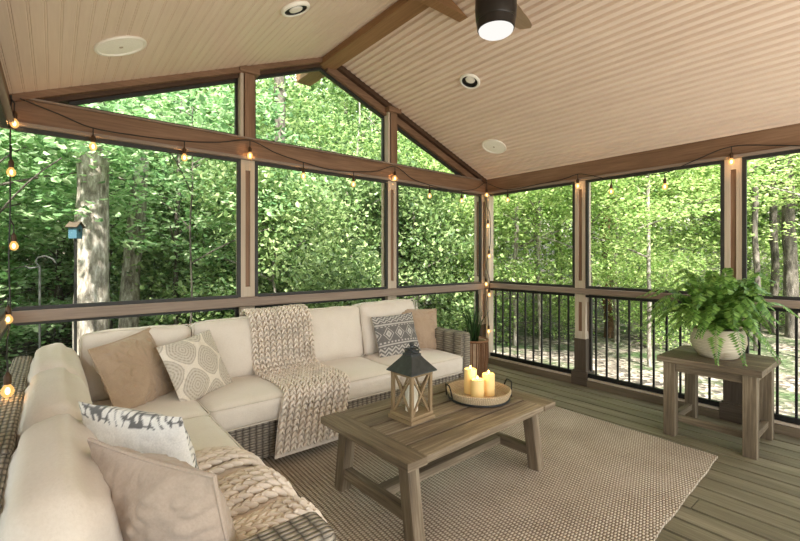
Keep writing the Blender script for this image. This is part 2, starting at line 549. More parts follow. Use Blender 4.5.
post('trim_12', -0.01, 0.068)                          # corner post
# screens of the back wall
def screen_mat():
    m = bpy.data.materials.new('insect screen'); m.use_nodes = True
    nt = m.node_tree; b = nt.nodes['Principled BSDF']
    b.inputs['Base Color'].default_value = sRGB(62, 64, 62); b.inputs['Roughness'].default_value = 0.7
    t = nt.nodes.new('ShaderNodeBsdfTransparent'); mx = nt.nodes.new('ShaderNodeMixShader')
    mx.inputs[0].default_value = 0.08
    nt.links.new(t.outputs[0], mx.inputs[1]); nt.links.new(b.outputs[0], mx.inputs[2])
    nt.links.new(mx.outputs[0], nt.nodes['Material Output'].inputs[0])
    return m
M['screen'] = screen_mat()
wn = [0]
def window_poly(poly, axis, at, fr=0.028, th=0.03, skip=()):
    """screen panel: polygon in the wall plane, dark frame bars along its edges"""
    wn[0] += 1
    e = empty('window_%d' % wn[0], (0, 0, 0), kind='structure')
    n = len(poly); cx = sum(p[0] for p in poly) / n; cz = sum(p[1] for p in poly) / n
    inn = []
    for i in range(n):                                 # inset polygon
        p0, p1, p2 = Vector(poly[i - 1]), Vector(poly[i]), Vector(poly[(i + 1) % n])
        d1 = (p1 - p0).normalized(); d2 = (p2 - p1).normalized()
        n1 = Vector((-d1.y, d1.x)); n2 = Vector((-d2.y, d2.x))
        if n1.dot(Vector((cx, cz)) - p1) < 0: n1 = -n1
        if n2.dot(Vector((cx, cz)) - p1) < 0: n2 = -n2
        bis = (n1 + n2); k = fr / max(0.25, bis.dot(n1)) 
        inn.append(tuple(p1 + bis * k))
    mb = MB()
    def P(q, t): return (q[0], t, q[1]) if axis == 'y' else (t, q[0], q[1])
    for i in range(n):
        if i in skip: continue
        j = (i + 1) % n
        V = [P(poly[i], at - th / 2), P(poly[j], at - th / 2), P(inn[j], at - th / 2), P(inn[i], at - th / 2),
             P(poly[i], at + th / 2), P(poly[j], at + th / 2), P(inn[j], at + th / 2), P(inn[i], at + th / 2)]
        mb.add(V, [(0, 1, 2, 3), (4, 7, 6, 5), (0, 4, 5, 1), (1, 5, 6, 2), (2, 6, 7, 3), (3, 7, 4, 0)])
    mb.build('screen_frame', M['blackscreen'], e)
    mb = MB(); mb.add([P(q, at) for q in inn], [tuple(range(n))]); mb.build('insect_screen', M['screen'], e)
bays = [(XL, PA[0] - PW / 2), (PA[0] + PW / 2, PA[1] - PW / 2), (PA[1] + PW / 2, XR - PW / 2)]
for a, b in bays:
    sk = (3,) if a == XL else ()
    window_poly([(a, 1.055), (b, 1.055), (b, 2.252), (a, 2.252)], 'y', 0.02, skip=sk)
    window_poly([(a, 0.12), (b, 0.12), (b, 0.983), (a, 0.983)], 'y', 0.075, skip=sk)
x0 = XL + 0.30
window_poly([(x0, 2.445), (bays[0][1], 2.445), (bays[0][1], zc(bays[0][1]) - 0.07), (x0, zc(x0) - 0.07)], 'y', 0.075)
window_poly([(bays[1][0], 2.445), (bays[1][1], 2.445), (bays[1][1], zc(bays[1][1]) - 0.12), (RX + 0.10, zc(RX + 0.10) - 0.12), (RX - 0.06, zc(RX - 0.06) - 0.07), (bays[1][0], zc(bays[1][0]) - 0.07)], 'y', 0.075)
x1 = XR - 0.37
window_poly([(bays[2][0], 2.445), (x1, 2.445), (x1, zc(x1) - 0.12), (bays[2][0], zc(bays[2][0]) - 0.12)], 'y', 0.075)

# ---- right wall
PB = [-1.325, -2.685, -4.045, -5.405]
wr = empty('wall_right', (0, 0, 0), kind='structure')
ym, yl = (YB + 0.1) / 2, 0.1 - YB
mb = MB(); mb.box((0.07, ym, 2.37), (0.14, yl, 0.19)); mb.build('header_beam', M['beam'], wr, bevel=0.004)
mb = MB(); mb.box((0.05, ym, 2.264), (0.15, yl, 0.026)); mb.build('beam_trim', M['taupe_dim'], wr, bevel=0.003)
mb = MB(); mb.box((0.045, ym, 1.036), (0.15, yl, 0.062)); mb.build('hand_rail', M['taupe_dim'], wr, bevel=0.006)
mb = MB(); mb.box((0.03, ym, 0.035), (0.10, yl, 0.07)); mb.build('base_board', M['basewood'], wr, bevel=0.004)
mb = MB(); mb.box((0.045, ym, 0.082), (0.10, yl, 0.022)); mb.build('base_cap', M['taupe'], wr, bevel=0.003)
for i, py in enumerate(PB):
    post('trim_%d' % (13 + i), 0.068, py)
ends = [0.0] + PB
for i in range(len(PB)):
    ya, yb = ends[i] - PW / 2, ends[i + 1] + PW / 2
    if i == 0: ya = -0.02
    window_poly([(yb, 1.067), (ya, 1.067), (ya, 2.252), (yb, 2.252)], 'x', 0.02)
    window_poly([(yb, 0.093), (ya, 0.093), (ya, 0.993), (yb, 0.993)], 'x', 0.10)
# corner white board beside the corner post on the right wall
mb = MB(); mb.box((0.03, -0.055, 1.65), (0.10, 0.05, 1.18)); mb.box((0.03, -0.055, 0.54), (0.10, 0.05, 0.89)); mb.build('trim_18', M['taupe'], kind='structure', bevel=0.003)

rail_words = ['beside the wicker planter in the corner', 'between the two posts, behind the fern table', 'at the right edge behind the fern table']
for i in range(3):
    ya, yb = ends[i] - PW / 2 - (0.02 if i == 0 else 0), ends[i + 1] + PW / 2
    r = empty('baluster_railing', (0.02, (ya + yb) / 2, 0.12), label='run of thin black balusters ' + rail_words[i], cat='railing', group='baluster railings under the right screens')
    mb = MB(); mb.box((0, 0, 0.0), (0.03, ya - yb, 0.045)); mb.build('bottom_rail', M['black'], r, bevel=0.003)
    mb = MB(); mb.box((0, 0, 0.862), (0.03, ya - yb, 0.022)); mb.build('top_rail', M['black'], r, bevel=0.003)
    nb = int((ya - yb) / 0.113); first = None
    off = ((ya - yb) - (nb - 1) * 0.113) / 2
    for k in range(nb):
        if first is None:
            mb = MB(); mb.box((0, 0, 0.43), (0.017, 0.017, 0.86)); bo = mb.build('baluster', M['black'], r); first = bo
        else:
            bo = first.copy(); COL.objects.link(bo)
        bo.location = (0, -(ya - yb) / 2 + off + k * 0.113, 0)

# ---- left wall (screened) : beam, sill, posts out of view
wl = empty('wall_left', (0, 0, 0), kind='structure')
mb = MB(); mb.box((XL - 0.07, ym, 2.37), (0.14, yl, 0.185)); mb.build('header_beam', M['beam'], wl, bevel=0.004)
mb = MB(); mb.box((XL - 0.05, ym, 2.264), (0.15, yl, 0.026)); mb.build('beam_trim', M['taupe_dim'], wl, bevel=0.003)
mb = MB(); mb.box((XL - 0.083, ym, 1.02), (0.16, yl, 0.075)); mb.build('sill_rail', M['taupe_dim'], wl, bevel=0.006)
mb = MB(); mb.box((XL - 0.06, ym, 0.06), (0.10, yl, 0.12)); mb.build('base_board', M['beam'], wl, bevel=0.004)
PL = [-1.7, -3.4, -5.1]
for i, py in enumerate(PL):
    post('trim_%d' % (30 + i), XL - 0.068, py)
    a = 0.0 if i == 0 else PL[i - 1] - PW / 2
    window_poly([(py + PW / 2, 1.055), (a, 1.055), (a, 2.252), (py + PW / 2, 2.252)], 'x', XL - 0.02, skip=(1,) if i == 0 else ())
    window_poly([(py + PW / 2, 0.12), (a, 0.12), (a, 0.983), (py + PW / 2, 0.983)], 'x', XL - 0.02, skip=(1,) if i == 0 else ())

# ------------------------------------------------------------------ OUTSIDE: ground and woods
def ground_z(x, y):
    d = max(0.0, max(-(x - XL), x - XR, y, -y + YB))
    z = -0.42 + 0.012 * d + 0.10 * mnoise.noise(Vector((x * 0.35, y * 0.35, 0.0)))
    if d > 9: z += 0.10 * (d - 9)
    if d > 25: z += 0.10 * (d - 25)
    if d < 0.6: z = min(z, -0.35)
    return z
def ground_mat():
    m, nt, b = new_mat('leaf litter')
    t = nt.nodes.new('ShaderNodeTexCoord')
    vo = nt.nodes.new('ShaderNodeTexVoronoi'); vo.inputs['Scale'].default_value = 14.0
    nt.links.new(t.outputs['Object'], vo.inputs['Vector'])
    sp = nt.nodes.new('ShaderNodeSeparateColor'); nt.links.new(vo.outputs['Color'], sp.inputs[0])
    c = ramp(nt, sp.outputs[0], [(0.0, sRGB(56, 50, 44)), (0.35, sRGB(98, 88, 78)), (0.7, sRGB(140, 128, 116)), (1.0, sRGB(176, 164, 152))])
    n1 = tex_noise(nt, t.outputs['Object'], 0.8, 4)
    f = ramp(nt, n1, [(0.48, (0, 0, 0, 1)), (0.62, (1, 1, 1, 1))])
    nt.links.new(mix(nt, c, sRGB(66, 86, 46), f), b.inputs['Base Color'])
    b.inputs['Roughness'].default_value = 0.9
    bump(nt, vo.outputs['Distance'], 0.8, 0.05, b)
    return m
N = 150
gx = np.concatenate([np.linspace(-60, -14, 24), np.linspace(-13, 13, 90), np.linspace(14, 60, 24)])
gy = np.concatenate([np.linspace(-60, -14, 20), np.linspace(-13, 14, 90), np.linspace(15, 60, 24)])
V = np.array([(a, b, ground_z(a, b)) for b in gy for a in gx])
nx_, ny_ = len(gx), len(gy)
F = np.array([(j * nx_ + i, j * nx_ + i + 1, (j + 1) * nx_ + i + 1, (j + 1) * nx_ + i) for j in range(ny_ - 1) for i in range(nx_ - 1)])
g = np_mesh('ground', V, F, ground_mat()); tag(g, kind='structure')

def leaf_mat(name, dark, mid, light, trans=0.45):
    m = bpy.data.materials.new(name); m.use_nodes = True
    nt = m.node_tree; b = nt.nodes['Principled BSDF']
    geo = nt.nodes.new('ShaderNodeNewGeometry'); oi = nt.nodes.new('ShaderNodeObjectInfo')
    s = X(nt, geo.outputs['Random Per Island']) * 0.75 + X(nt, oi.outputs['Random']) * 0.25
    c = ramp(nt, s.s, [(0.05, dark), (0.45, mid), (0.95, light)])
    nt.links.new(c, b.inputs['Base Color']); b.inputs['Roughness'].default_value = 0.38
    b.inputs['Specular IOR Level'].default_value = 0.5
    tr = nt.nodes.new('ShaderNodeBsdfTranslucent')
    hs = nt.nodes.new('ShaderNodeHueSaturation'); hs.inputs['Hue'].default_value = 0.485; hs.inputs['Saturation'].default_value = 0.9; hs.inputs['Value'].default_value = 1.25
    nt.links.new(c, hs.inputs['Color']); nt.links.new(hs.outputs[0], tr.inputs[0])
    mx = nt.nodes.new('ShaderNodeMixShader'); mx.inputs[0].default_value = trans
    nt.links.new(b.outputs[0], mx.inputs[1]); nt.links.new(tr.outputs[0], mx.inputs[2])
    nt.links.new(mx.outputs[0], nt.nodes['Material Output'].inputs[0])
    return m
M['leaf_maple'] = leaf_mat('maple leaves', sRGB(84, 126, 80), sRGB(142, 184, 120), sRGB(218, 232, 194))
M['leaf_green'] = leaf_mat('green leaves', sRGB(66, 100, 54), sRGB(122, 158, 88), sRGB(190, 210, 142))
M['leaf_dark'] = leaf_mat('dark evergreen leaves', sRGB(60, 86, 48), sRGB(114, 144, 84), sRGB(190, 208, 148))
M['leaf_yellow'] = leaf_mat('yellow green leaves', sRGB(84, 120, 56), sRGB(148, 180, 98), sRGB(218, 230, 164))
def bark_mat(name, c1, c2, c3):
    m, nt, b = new_mat(name)
    t = nt.nodes.new('ShaderNodeTexCoord')
    n1 = tex_noise(nt, t.outputs['Object'], 1.0, 6, 0.7, (16, 16, 5))
    nt.links.new(ramp(nt, n1, [(0.35, c1), (0.5, c2), (0.66, c3)]), b.inputs['Base Color'])
    b.inputs['Roughness'].default_value = 0.9
    bump(nt, n1, 0.9, 0.03, b)
    return m
M['bark'] = bark_mat('grey mottled bark', sRGB(88, 80, 70), sRGB(140, 132, 120), sRGB(196, 190, 180))
M['bark_dark'] = bark_mat('dark grey bark', sRGB(60, 54, 48), sRGB(94, 87, 78), sRGB(132, 124, 114))
M['bark_brown'] = bark_mat('brown bark', sRGB(62, 44, 32), sRGB(100, 72, 50), sRGB(132, 100, 72))

def leaves_geo(seed, clusters, per, size, spread, flat=0.5):
    # low sprays (small flat) carry their leaves near level, dense bushes at all angles
    k = 0.5 if flat < 0.26 else 1.0; droop = 25.0 * k
    rg = np.random.default_rng(seed)
    K = len(clusters)
    C = np.repeat(np.asarray(clusters, float), per, axis=0); n = len(C)
    P = C + rg.normal(0, 1, (n, 3)) * np.array([spread, spread, spread * flat])
    az = rg.uniform(0, 2 * PI, n); pit = np.radians(rg.normal(-droop, 25 * (0.4 + 0.6 * k), n)); roll = np.radians(rg.normal(0, 30 * (0.4 + 0.6 * k), n))
    d = np.stack([np.cos(az) * np.cos(pit), np.sin(az) * np.cos(pit), np.sin(pit)], 1)
    s0 = np.stack([-np.sin(az), np.cos(az), np.zeros(n)], 1)
    nn = np.cross(d, s0)
    s = s0 * np.cos(roll)[:, None] + nn * np.sin(roll)[:, None]
    nn = np.cross(d, s)
    L = size * rg.uniform(0.65, 1.25, n)[:, None]; W = L * rg.uniform(0.55, 0.8, n)[:, None]
    up = L * 0.10
    vb = P; vt = P + d * L - nn * (-L * 0.08)
    r1 = P + d * L * 0.30 + s * W * 0.5 - nn * up; r2 = P + d * L * 0.72 + s * W * 0.38 - nn * up
    l1 = P + d * L * 0.30 - s * W * 0.5 - nn * up; l2 = P + d * L * 0.72 - s * W * 0.38 - nn * up
    V = np.stack([vb, r1, r2, vt, l2, l1], 1).reshape(-1, 3)
    b = np.arange(n) * 6
    F = np.concatenate([np.stack([b, b + 1, b + 2, b + 3], 1), np.stack([b, b + 3, b + 4, b + 5], 1)], 0)
    return V, F

def crown_clusters(seed, n, r, c, shell=0.55, zmin=-9):
    """leaf clusters gathered into boughs so that the crown has masses and gaps"""
    rg = np.random.default_rng(seed + 77)
    r = np.array(r); c = np.array(c)
    def one():
        p = rg.normal(0, 1, 3); p /= np.linalg.norm(p)
        q = p * (shell + (1 - shell) * rg.random() ** 0.5) if rg.random() < 0.8 else p * rg.random() ** 0.4
        return q * r + c
    nb = max(8, n // 11)
    boughs = [one() for _ in range(nb)]
    out = []
    while len(out) < n:
        b = boughs[rg.integers(nb)]
        q = b + rg.normal(0, 1, 3) * np.array([0.19, 0.19, 0.085]) * r.mean()
        if q[2] > zmin: out.append(q)
    return np.array(out)

def trunk_part(parent, pts, rads, mat, seed=0, branches=()):
    mb = MB(); rg = random.Random(seed)
    P = []; R = []
    m = 24
    for i in range(m + 1):
        t = i / m * (len(pts) - 1); k = min(int(t), len(pts) - 2); f = t - k
        p = Vector(pts[k]).lerp(Vector(pts[k + 1]), f); r = rads[k] * (1 - f) + rads[k + 1] * f
        P.append(p + Vector((mnoise.noise(Vector((seed, i * 0.25, 0))), mnoise.noise(Vector((seed, 5, i * 0.25))), 0)) * 0.06 * (1 if i else 0)); R.append(r * (1 + 0.05 * math.sin(i * 1.7)))
    R[0] *= 1.25
    mb.tube(P, R, 14)
    for (t, az, el, ln) in branches:
        i = int(t * m); b = P[i]; d = Vector((math.cos(az) * math.cos(el), math.sin(az) * math.cos(el), math.sin(el)))
        q = [b + d * ln * s + Vector((0, 0, -0.15 * ln * s * s)) for s in (0, .25, .5, .75, 1)]
        mb.tube(q, [R[i] * 0.45 * (1 - 0.8 * s) + 0.006 for s in (0, .25, .5, .75, 1)], 8)
    return mb.build('trunk', mat, parent, smooth=True, angle=180)

def make_tree(name, seed, h, r, crown_z, n_cl, per, leaf, size, spread, tr=0.1, bark='bark', flat=0.4, shell=0.5):
    e = empty(name)
    trunk_part(e, [(0, 0, -0.3), (0.05, 0.03, h * 0.5), (0.0, 0.1, h)], [tr, tr * 0.75, tr * 0.25], M[bark], seed,
               [(0.35 + 0.09 * k, k * 2.4, 0.5, r[0] * 0.8) for k in range(6)])
    cl = crown_clusters(seed, n_cl, r, (0, 0, crown_z), shell, 0.15)
    V, F = leaves_geo(seed, cl, per, size, spread, flat)
    np_mesh('foliage', V, F, M[leaf], e, smooth=False)
    return e

protos = {}
def add_tree(kind, x, y, s=1.0, rz=0.0, label=None, group=None, sz=None):
    e = protos[kind]
    if not e.get('used'):
        e['used'] = 1; t = e
    else:
        t = copy_tree(e)
    t.location = (x, y, ground_z(x, y)); t.rotation_euler = (0, 0, rz); t.scale = (s, s, s if sz is None else sz)
    tag(t, label, 'bush' if 'bush' in kind else 'tree', group)
    return t
protos['maple'] = make_tree('leafy_maple', 11, 6.0, (2.2, 2.2, 1.6), 3.5, 230, 26, 'leaf_maple', 0.11, 0.26, 0.05, 'bark_dark', flat=0.18)
protos['maple_bush'] = make_tree('low_maple_bush', 20, 2.2, (1.4, 1.4, 1.0), 1.0, 170, 26, 'leaf_maple', 0.095, 0.22, 0.02, 'bark_dark', flat=0.25)
protos['maple_open'] = make_tree('open_maple', 19, 6.0, (2.2, 2.2, 1.3), 3.75, 110, 24, 'leaf_maple', 0.115, 0.26, 0.02, 'bark_dark', flat=0.18)
protos['green'] = make_tree('broadleaf_tree', 12, 8.0, (2.3, 2.3, 3.0), 4.6, 380, 26, 'leaf_green', 0.115, 0.28, 0.09)
protos['yellow'] = make_tree('sunlit_tree', 13, 8.0, (2.3, 2.3, 2.8), 4.4, 400, 30, 'leaf_yellow', 0.085, 0.26, 0.07)
protos['bush'] = make_tree('evergreen_bush', 14, 2.4, (1.35, 1.35, 1.5), 1.35, 380, 28, 'leaf_dark', 0.080, 0.17, 0.03, flat=0.7)
protos['yellow_bush'] = make_tree('yellow_green_bush', 15, 2.4, (1.3, 1.3, 1.4), 1.3, 240, 28, 'leaf_yellow', 0.07, 0.18, 0.03, flat=0.6)
protos['yellow_open'] = make_tree('open_sunlit_tree', 18, 8.0, (2.2, 2.2, 1.9), 4.3, 150, 26, 'leaf_yellow', 0.09, 0.24, 0.05, flat=0.25)
protos['far'] = make_tree('tall_woodland_tree', 16, 13.0, (3.4, 3.4, 4.2), 6.4, 420, 26, 'leaf_green', 0.21, 0.5, 0.17)
protos['far_yellow'] = make_tree('tall_sunlit_tree', 17, 12.0, (3.4, 3.4, 4.0), 6.2, 400, 26, 'leaf_yellow', 0.20, 0.5, 0.13)

rg = random.Random(5)
GB, GR, GF = 'trees close behind the back screens', 'trees outside the right screens', 'tall trees deep in the woods'
# (kind, x, y, scale)
for kind, x, y, s in [('maple', -5.6, 3.4, .95), ('maple', -2.9, 4.2, .9), ('maple', -7.5, 1.9, .9), ('maple', -4.4, 7.0, 1.1), ('maple', -7.2, 6.4, 1.2), ('maple', -6.0, 4.9, 1.0), ('maple', -3.7, 5.9, .95), ('maple_open', -4.95, 2.35, .74), ('maple_open', -3.0, 2.9, .75)]:
    add_tree(kind, x, y, s, rg.uniform(0, 6), 'maple with broad pale green leaves in layered sprays behind the left back screen', 'maples behind the left back screen', max(s, 0.9))
for x, y, s in [(-1.7, 3.0, 1.0), (-0.2, 3.2, 1.1), (1.1, 2.6, 1.05), (-2.2, 5.4, 1.1), (0.3, 5.2, 1.3), (2.0, 4.2, 1.2), (-5.2, 8.6, 1.0), (-3.6, 8.2, 1.0), (-7.6, 8.8, 1.0), (-9.4, 5.4, 1.0), (-2.6, 6.8, 1.0)]:
    add_tree('bush', x, y, s, rg.uniform(0, 6), 'dense dark green evergreen bush outside the back screens', 'evergreen bushes outside the back screens', s * 1.15)
for x, y, s in [(-5.5, 4.9, 1.0), (-2.4, 4.5, .95), (-4.5, 6.6, 1.0), (-6.3, 3.6, .9), (-2.9, 6.4, 1.0), (-6.6, 7.6, 1.3)]:
    add_tree('maple_bush', x, y, s, rg.uniform(0, 6), 'low bush with pale green maple leaves under the trees behind the left back screen', 'low maple bushes behind the left back screen')
for x, y, s in [(-0.9, 5.2, .55), (1.2, 4.9, .72), (2.8, 6.4, .8), (-4.0, 10.0, 1.0), (-7.5, 9.5, 1.1)]:
    add_tree('green', x, y, s, rg.uniform(0, 6), 'mid green leafy tree standing among the bushes outside the back screens', GB)
for x, y, s in [(2.9, 1.6, .78), (3.1, 0.1, .72), (4.8, 0.4, .85), (4.9, 2.4, 1.0), (6.2, 0.6, 0.95), (3.9, 4.4, 1.0), (8.5, 1.4, 1.1), (10.5, -0.7, .9), (11.5, -2.6, 1.0)]:
    add_tree('yellow', x, y, s, rg.uniform(0, 6), 'yellow green sunlit tree with small leaves outside the right screens', GR)
for x, y, s in [(5.6, -2.5, .85), (9.0, -3.4, 1.0), (3.1, -0.9, .7), (2.9, 1.0, .8), (7.2, -1.2, .9)]:
    add_tree('yellow_open', x, y, s, rg.uniform(0, 6), 'thin open yellow green tree in front of the woods beyond the right screens', 'open sunlit trees beyond the right screens')
for x, y, s in [(4.6, 1.5, .7), (5.4, -0.4, .7), (2.6, 2.6, .8), (8.5, -2.8, .8), (8.0, 0.3, .9), (9.5, -1.8, .9)]:
    add_tree('yellow_bush', x, y, s, rg.uniform(0, 6), 'low yellow green bush at the edge of the leaf litter right of the porch', 'yellow green bushes right of the porch')
far = []
for ang, d in [(a, 15 + (i % 3) * 4) for i, a in enumerate(range(-12, 118, 7))]:
    a = math.radians(ang)
    far.append((CAMP.x + d * math.cos(a), CAMP.y + d * math.sin(a), ang))
for x, y, ang in far:
    k = 'far' if ang > 44 else 'far_yellow'
    add_tree(k, x, y, rg.uniform(.6, 1.0), rg.uniform(0, 6), 'tall leafy tree far back in the green woods' if k == 'far' else 'tall yellow green tree far back in the sunny woods', GF + (' behind the back wall' if k == 'far' else ' beyond the right wall'))
for ang in range(-20, 124, 6):
    a = math.radians(ang); d = 30 + (ang * 7 % 9)
    x, y = CAMP.x + d * math.cos(a), CAMP.y + d * math.sin(a)
    k = 'far' if ang > 44 else 'far_yellow'
    add_tree(k, x, y, rg.uniform(1.0, 1.25), rg.uniform(0, 6), 'tall leafy tree far back in the green woods' if k == 'far' else 'tall yellow green tree far back in the sunny woods', GF + (' behind the back wall' if k == 'far' else ' beyond the right wall'))

# bare trunks that stand out
def big_trunk(name, x, y, r, h, lean, label, bark='bark', seed=1):
    z = ground_z(x, y)
    e = empty(name, (x, y, z), label=label, cat='tree')
    trunk_part(e, [(0, 0, -0.2), (lean[0] * 0.4, lean[1] * 0.4, h * 0.4), (lean[0], lean[1], h)], [r, r * 0.86, r * 0.6], M[bark], seed,
               [(0.75, 1.0, 0.6, 1.6), (0.85, 3.2, 0.7, 1.4), (0.92, 5.0, 0.7, 1.2)])
    cl = crown_clusters(seed, 160, (1.8, 1.8, 1.3), (lean[0], lean[1], h))
    V, F = leaves_geo(seed, cl, 24, 0.13, 0.3, 0.3)
    np_mesh('foliage', V, F, M['leaf_green'], e, smooth=False)
    return e
big_trunk('tree', -4.13, 2.87, 0.20, 8.0, (0.05, 0.3), 'thick pale grey mottled trunk behind the left end of the sofa', seed=21)
big_trunk('tree', -3.66, 3.97, 0.14, 8.0, (0.55, 0.4), 'slimmer leaning grey trunk just right of the thick pale trunk', seed=22)
big_trunk('tree', 0.52, 7.72, 0.19, 11.0, (0.0, 0.3), 'straight dark grey trunk seen high behind the middle gable screen', 'bark_dark', seed=23)
big_trunk('tree', 5.14, 0.71, 0.10, 6.5, (0.2, 0.2), 'orange brown trunk behind the balusters right of the first right post', 'bark_brown', seed=24)
big_trunk('tree', 5.8, -1.77, 0.055, 7.0, (0.3, 0.1), 'slim pale trunk just right of the second right post above the fern', 'bark_dark', seed=25)
big_trunk('tree', 8.05, -1.67, 0.08, 8.0, (0.1, 0.1), 'grey trunk at the far right, second from the right edge', 'bark_dark', seed=26)
big_trunk('tree', 7.66, -2.02, 0.13, 8.0, (-0.1, 0.2), 'dark grey trunk at the right edge of the photo', 'bark_dark', seed=27)

# birdhouse and pole in the left garden
bh = empty('birdhouse', (-4.30, 2.38, 1.62), 0.9, 'small blue birdhouse with a dark hole in front of the thick pale trunk', 'birdhouse')
M['blue'] = plain('blue paint', sRGB(52, 88, 102), 0.7, 0, 20, 0.15)
mb = MB(); mb.prism([(-0.07, 0), (0.07, 0), (0.07, 0.19), (0, 0.25), (-0.07, 0.19)], 'y', -0.07, 0.07); mb.build('house_body', M['blue'], bh, bevel=0.003)
mb = MB(); mb.bar((-0.105, 0, 0.175), (0.0, 0, 0.265), 0.20, 0.014, (1, 0, 1)); mb.bar((0.105, 0, 0.175), (0.0, 0, 0.265), 0.20, 0.014, (-1, 0, 1)); mb.build('house_roof', M['sleeve'], bh)
mb = MB(); mb.cyl((0, -0.073, 0.13), (0, -0.065, 0.13), 0.022, n=16); mb.build('entry_hole', M['black'], bh)
mb = MB(); mb.cyl((0, 0.0, -2.86), (0, 0.0, 0.01), 0.022, n=10); mb.build('pole', M['black'], bh); bh.scale = (0.66, 0.66, 0.72)
hx, hy = -4.63, 3.54; hz = ground_z(hx, hy)
hk = empty('garden_pole', (hx, hy, hz), 0, 'thin grey metal feeder pole with a hooked top left of the thick trunk', 'pole')
M['greymetal'] = plain('grey metal', sRGB(108, 108, 106), 0.6, 0.4)
mb = MB(); mb.cyl((0, 0, -0.1), (0, 0, 1.70), 0.014, n=10); mb.build('pole', M['greymetal'], hk)
mb = MB(); mb.tube([(0, 0, 1.68), (-0.04, 0, 1.74), (-0.02, 0, 1.80), (0.05, 0, 1.82), (0.13, 0, 1.78), (0.16, 0, 1.73)], 0.011, 8); mb.tube([(0, 0, 1.68), (-0.10, 0, 1.66), (-0.15, 0, 1.69)], 0.011, 8); mb.build('hook', M['greymetal'], hk, smooth=True)

# stones / litter of the ground near the left
# ------------------------------------------------------------------ CUSHIONS AND PILLOWS
def cushion_geo(d, n=(22, 16, 8), crown=0.03, round_=0.045, wrinkle=0.006, seed=0):
    """boxy cushion: rounded box with crowned faces. returns V,F,uv"""
    W, D, H = d
    cr = crown if hasattr(crown, '__len__') else (crown * 0.25, crown * 0.25, crown)
    V = []; F = []; idx = {}
    def vert(i, j, k, N):
        key = (i, j, k)
        if key in idx: return idx[key]
        p = np.array([-1 + 2 * i / N[0], -1 + 2 * j / N[1], -1 + 2 * k / N[2]])
        h = np.array([W, D, H]) / 2
        q = p * h
        inner = np.clip(q, -(h - round_), h - round_)
        dlt = q - inner; L = np.linalg.norm(dlt)
        if L > 1e-9:
            m_ = np.max(np.abs(dlt)); q = inner + dlt / L * min(round_, m_)
        fx, fy, fz = (1 - p[0] ** 4), (1 - p[1] ** 4), (1 - p[2] ** 4)
        q = q + np.array([np.sign(p[0]) * abs(p[0]) ** 3 * cr[0] * fy * fz, np.sign(p[1]) * abs(p[1]) ** 3 * cr[1] * fx * fz, np.sign(p[2]) * abs(p[2]) ** 1.5 * cr[2] * fx * fy])
        nz = mnoise.noise(Vector((q[0] * 5 + seed * 3.1, q[1] * 5, q[2] * 5))) * wrinkle * 1.4 + mnoise.noise(Vector((q[0] * 13 + seed, q[1] * 9, q[2] * 11))) * wrinkle * 0.6
        nrm = q / (np.linalg.norm(q) + 1e-9)
        q = q + nrm * nz
        idx[key] = len(V); V.append(q); return idx[key]
    N = n
    for k in (0, N[2]):
        for i in range(N[0]):
            for j in range(N[1]):
                F.append([vert(i, j, k, N), vert(i + 1, j, k, N), vert(i + 1, j + 1, k, N), vert(i, j + 1, k, N)][::1 if k else -1])
    for j in (0, N[1]):
        for i in range(N[0]):
            for k in range(N[2]):
                F.append([vert(i, j, k, N), vert(i + 1, j, k, N), vert(i + 1, j, k + 1, N), vert(i, j, k + 1, N)][::-1 if j else 1])
    for i in (0, N[0]):
        for j in range(N[1]):
            for k in range(N[2]):
                F.append([vert(i, j, k, N), vert(i, j + 1, k, N), vert(i, j + 1, k + 1, N), vert(i, j, k + 1, N)][::1 if i else -1])
    return np.array(V), np.array(F)

def piping_loop(d, z, round_, r=0.006, crown=0.0):
    W, D = d[0] / 2, d[1] / 2
    pts = []
    R = round_ * 0.9
    for (sx, sy, a0) in ((1, 1, 0), (-1, 1, 90), (-1, -1, 180), (1, -1, 270)):
        for q in range(0, 91, 18):
            a = math.radians(a0 + q)
            pts.append((sx * (W - R) + R * math.cos(a), sy * (D - R) + R * math.sin(a), z))
    out = []
    for i in range(len(pts)):
        p = Vector(pts[i]); q = Vector(pts[(i + 1) % len(pts)])
        m = max(1, int((q - p).length / 0.06))
        for t in range(m): out.append(p.lerp(q, t / m))
    return out

def cushion(name, parent, c, d, rot=(0, 0, 0), crown=0.022, round_=0.034, wrinkle=0.006, seed=0, mat='cream', pipes=True, pipe_axis='z'):
    V, F = cushion_geo(d, (max(8, int(d[0] / 0.04)), max(6, int(d[1] / 0.04)), max(6, int(d[2] / 0.03))), crown, round_, wrinkle, seed)
    o = np_mesh(name, V, F, M[mat], parent)
    o.location = c; o.rotation_euler = rot
    if pipes:
        mb = MB()
        if pipe_axis == 'z':
            for sg in (-1, 1): mb.tube(piping_loop(d, sg * (d[2] / 2 - round_ * 0.32), round_), 0.0042, 6, closed=True)
        else:
            for sg in (-1, 1):
                lp = piping_loop((d[0], d[2]), 0, round_)
                mb.tube([(p.x, sg * (d[1] / 2 - round_ * 0.32), p.y) for p in lp], 0.0042, 6, closed=True)
        mb.build('piping', M['cream_pipe'], o, smooth=True)
    return o

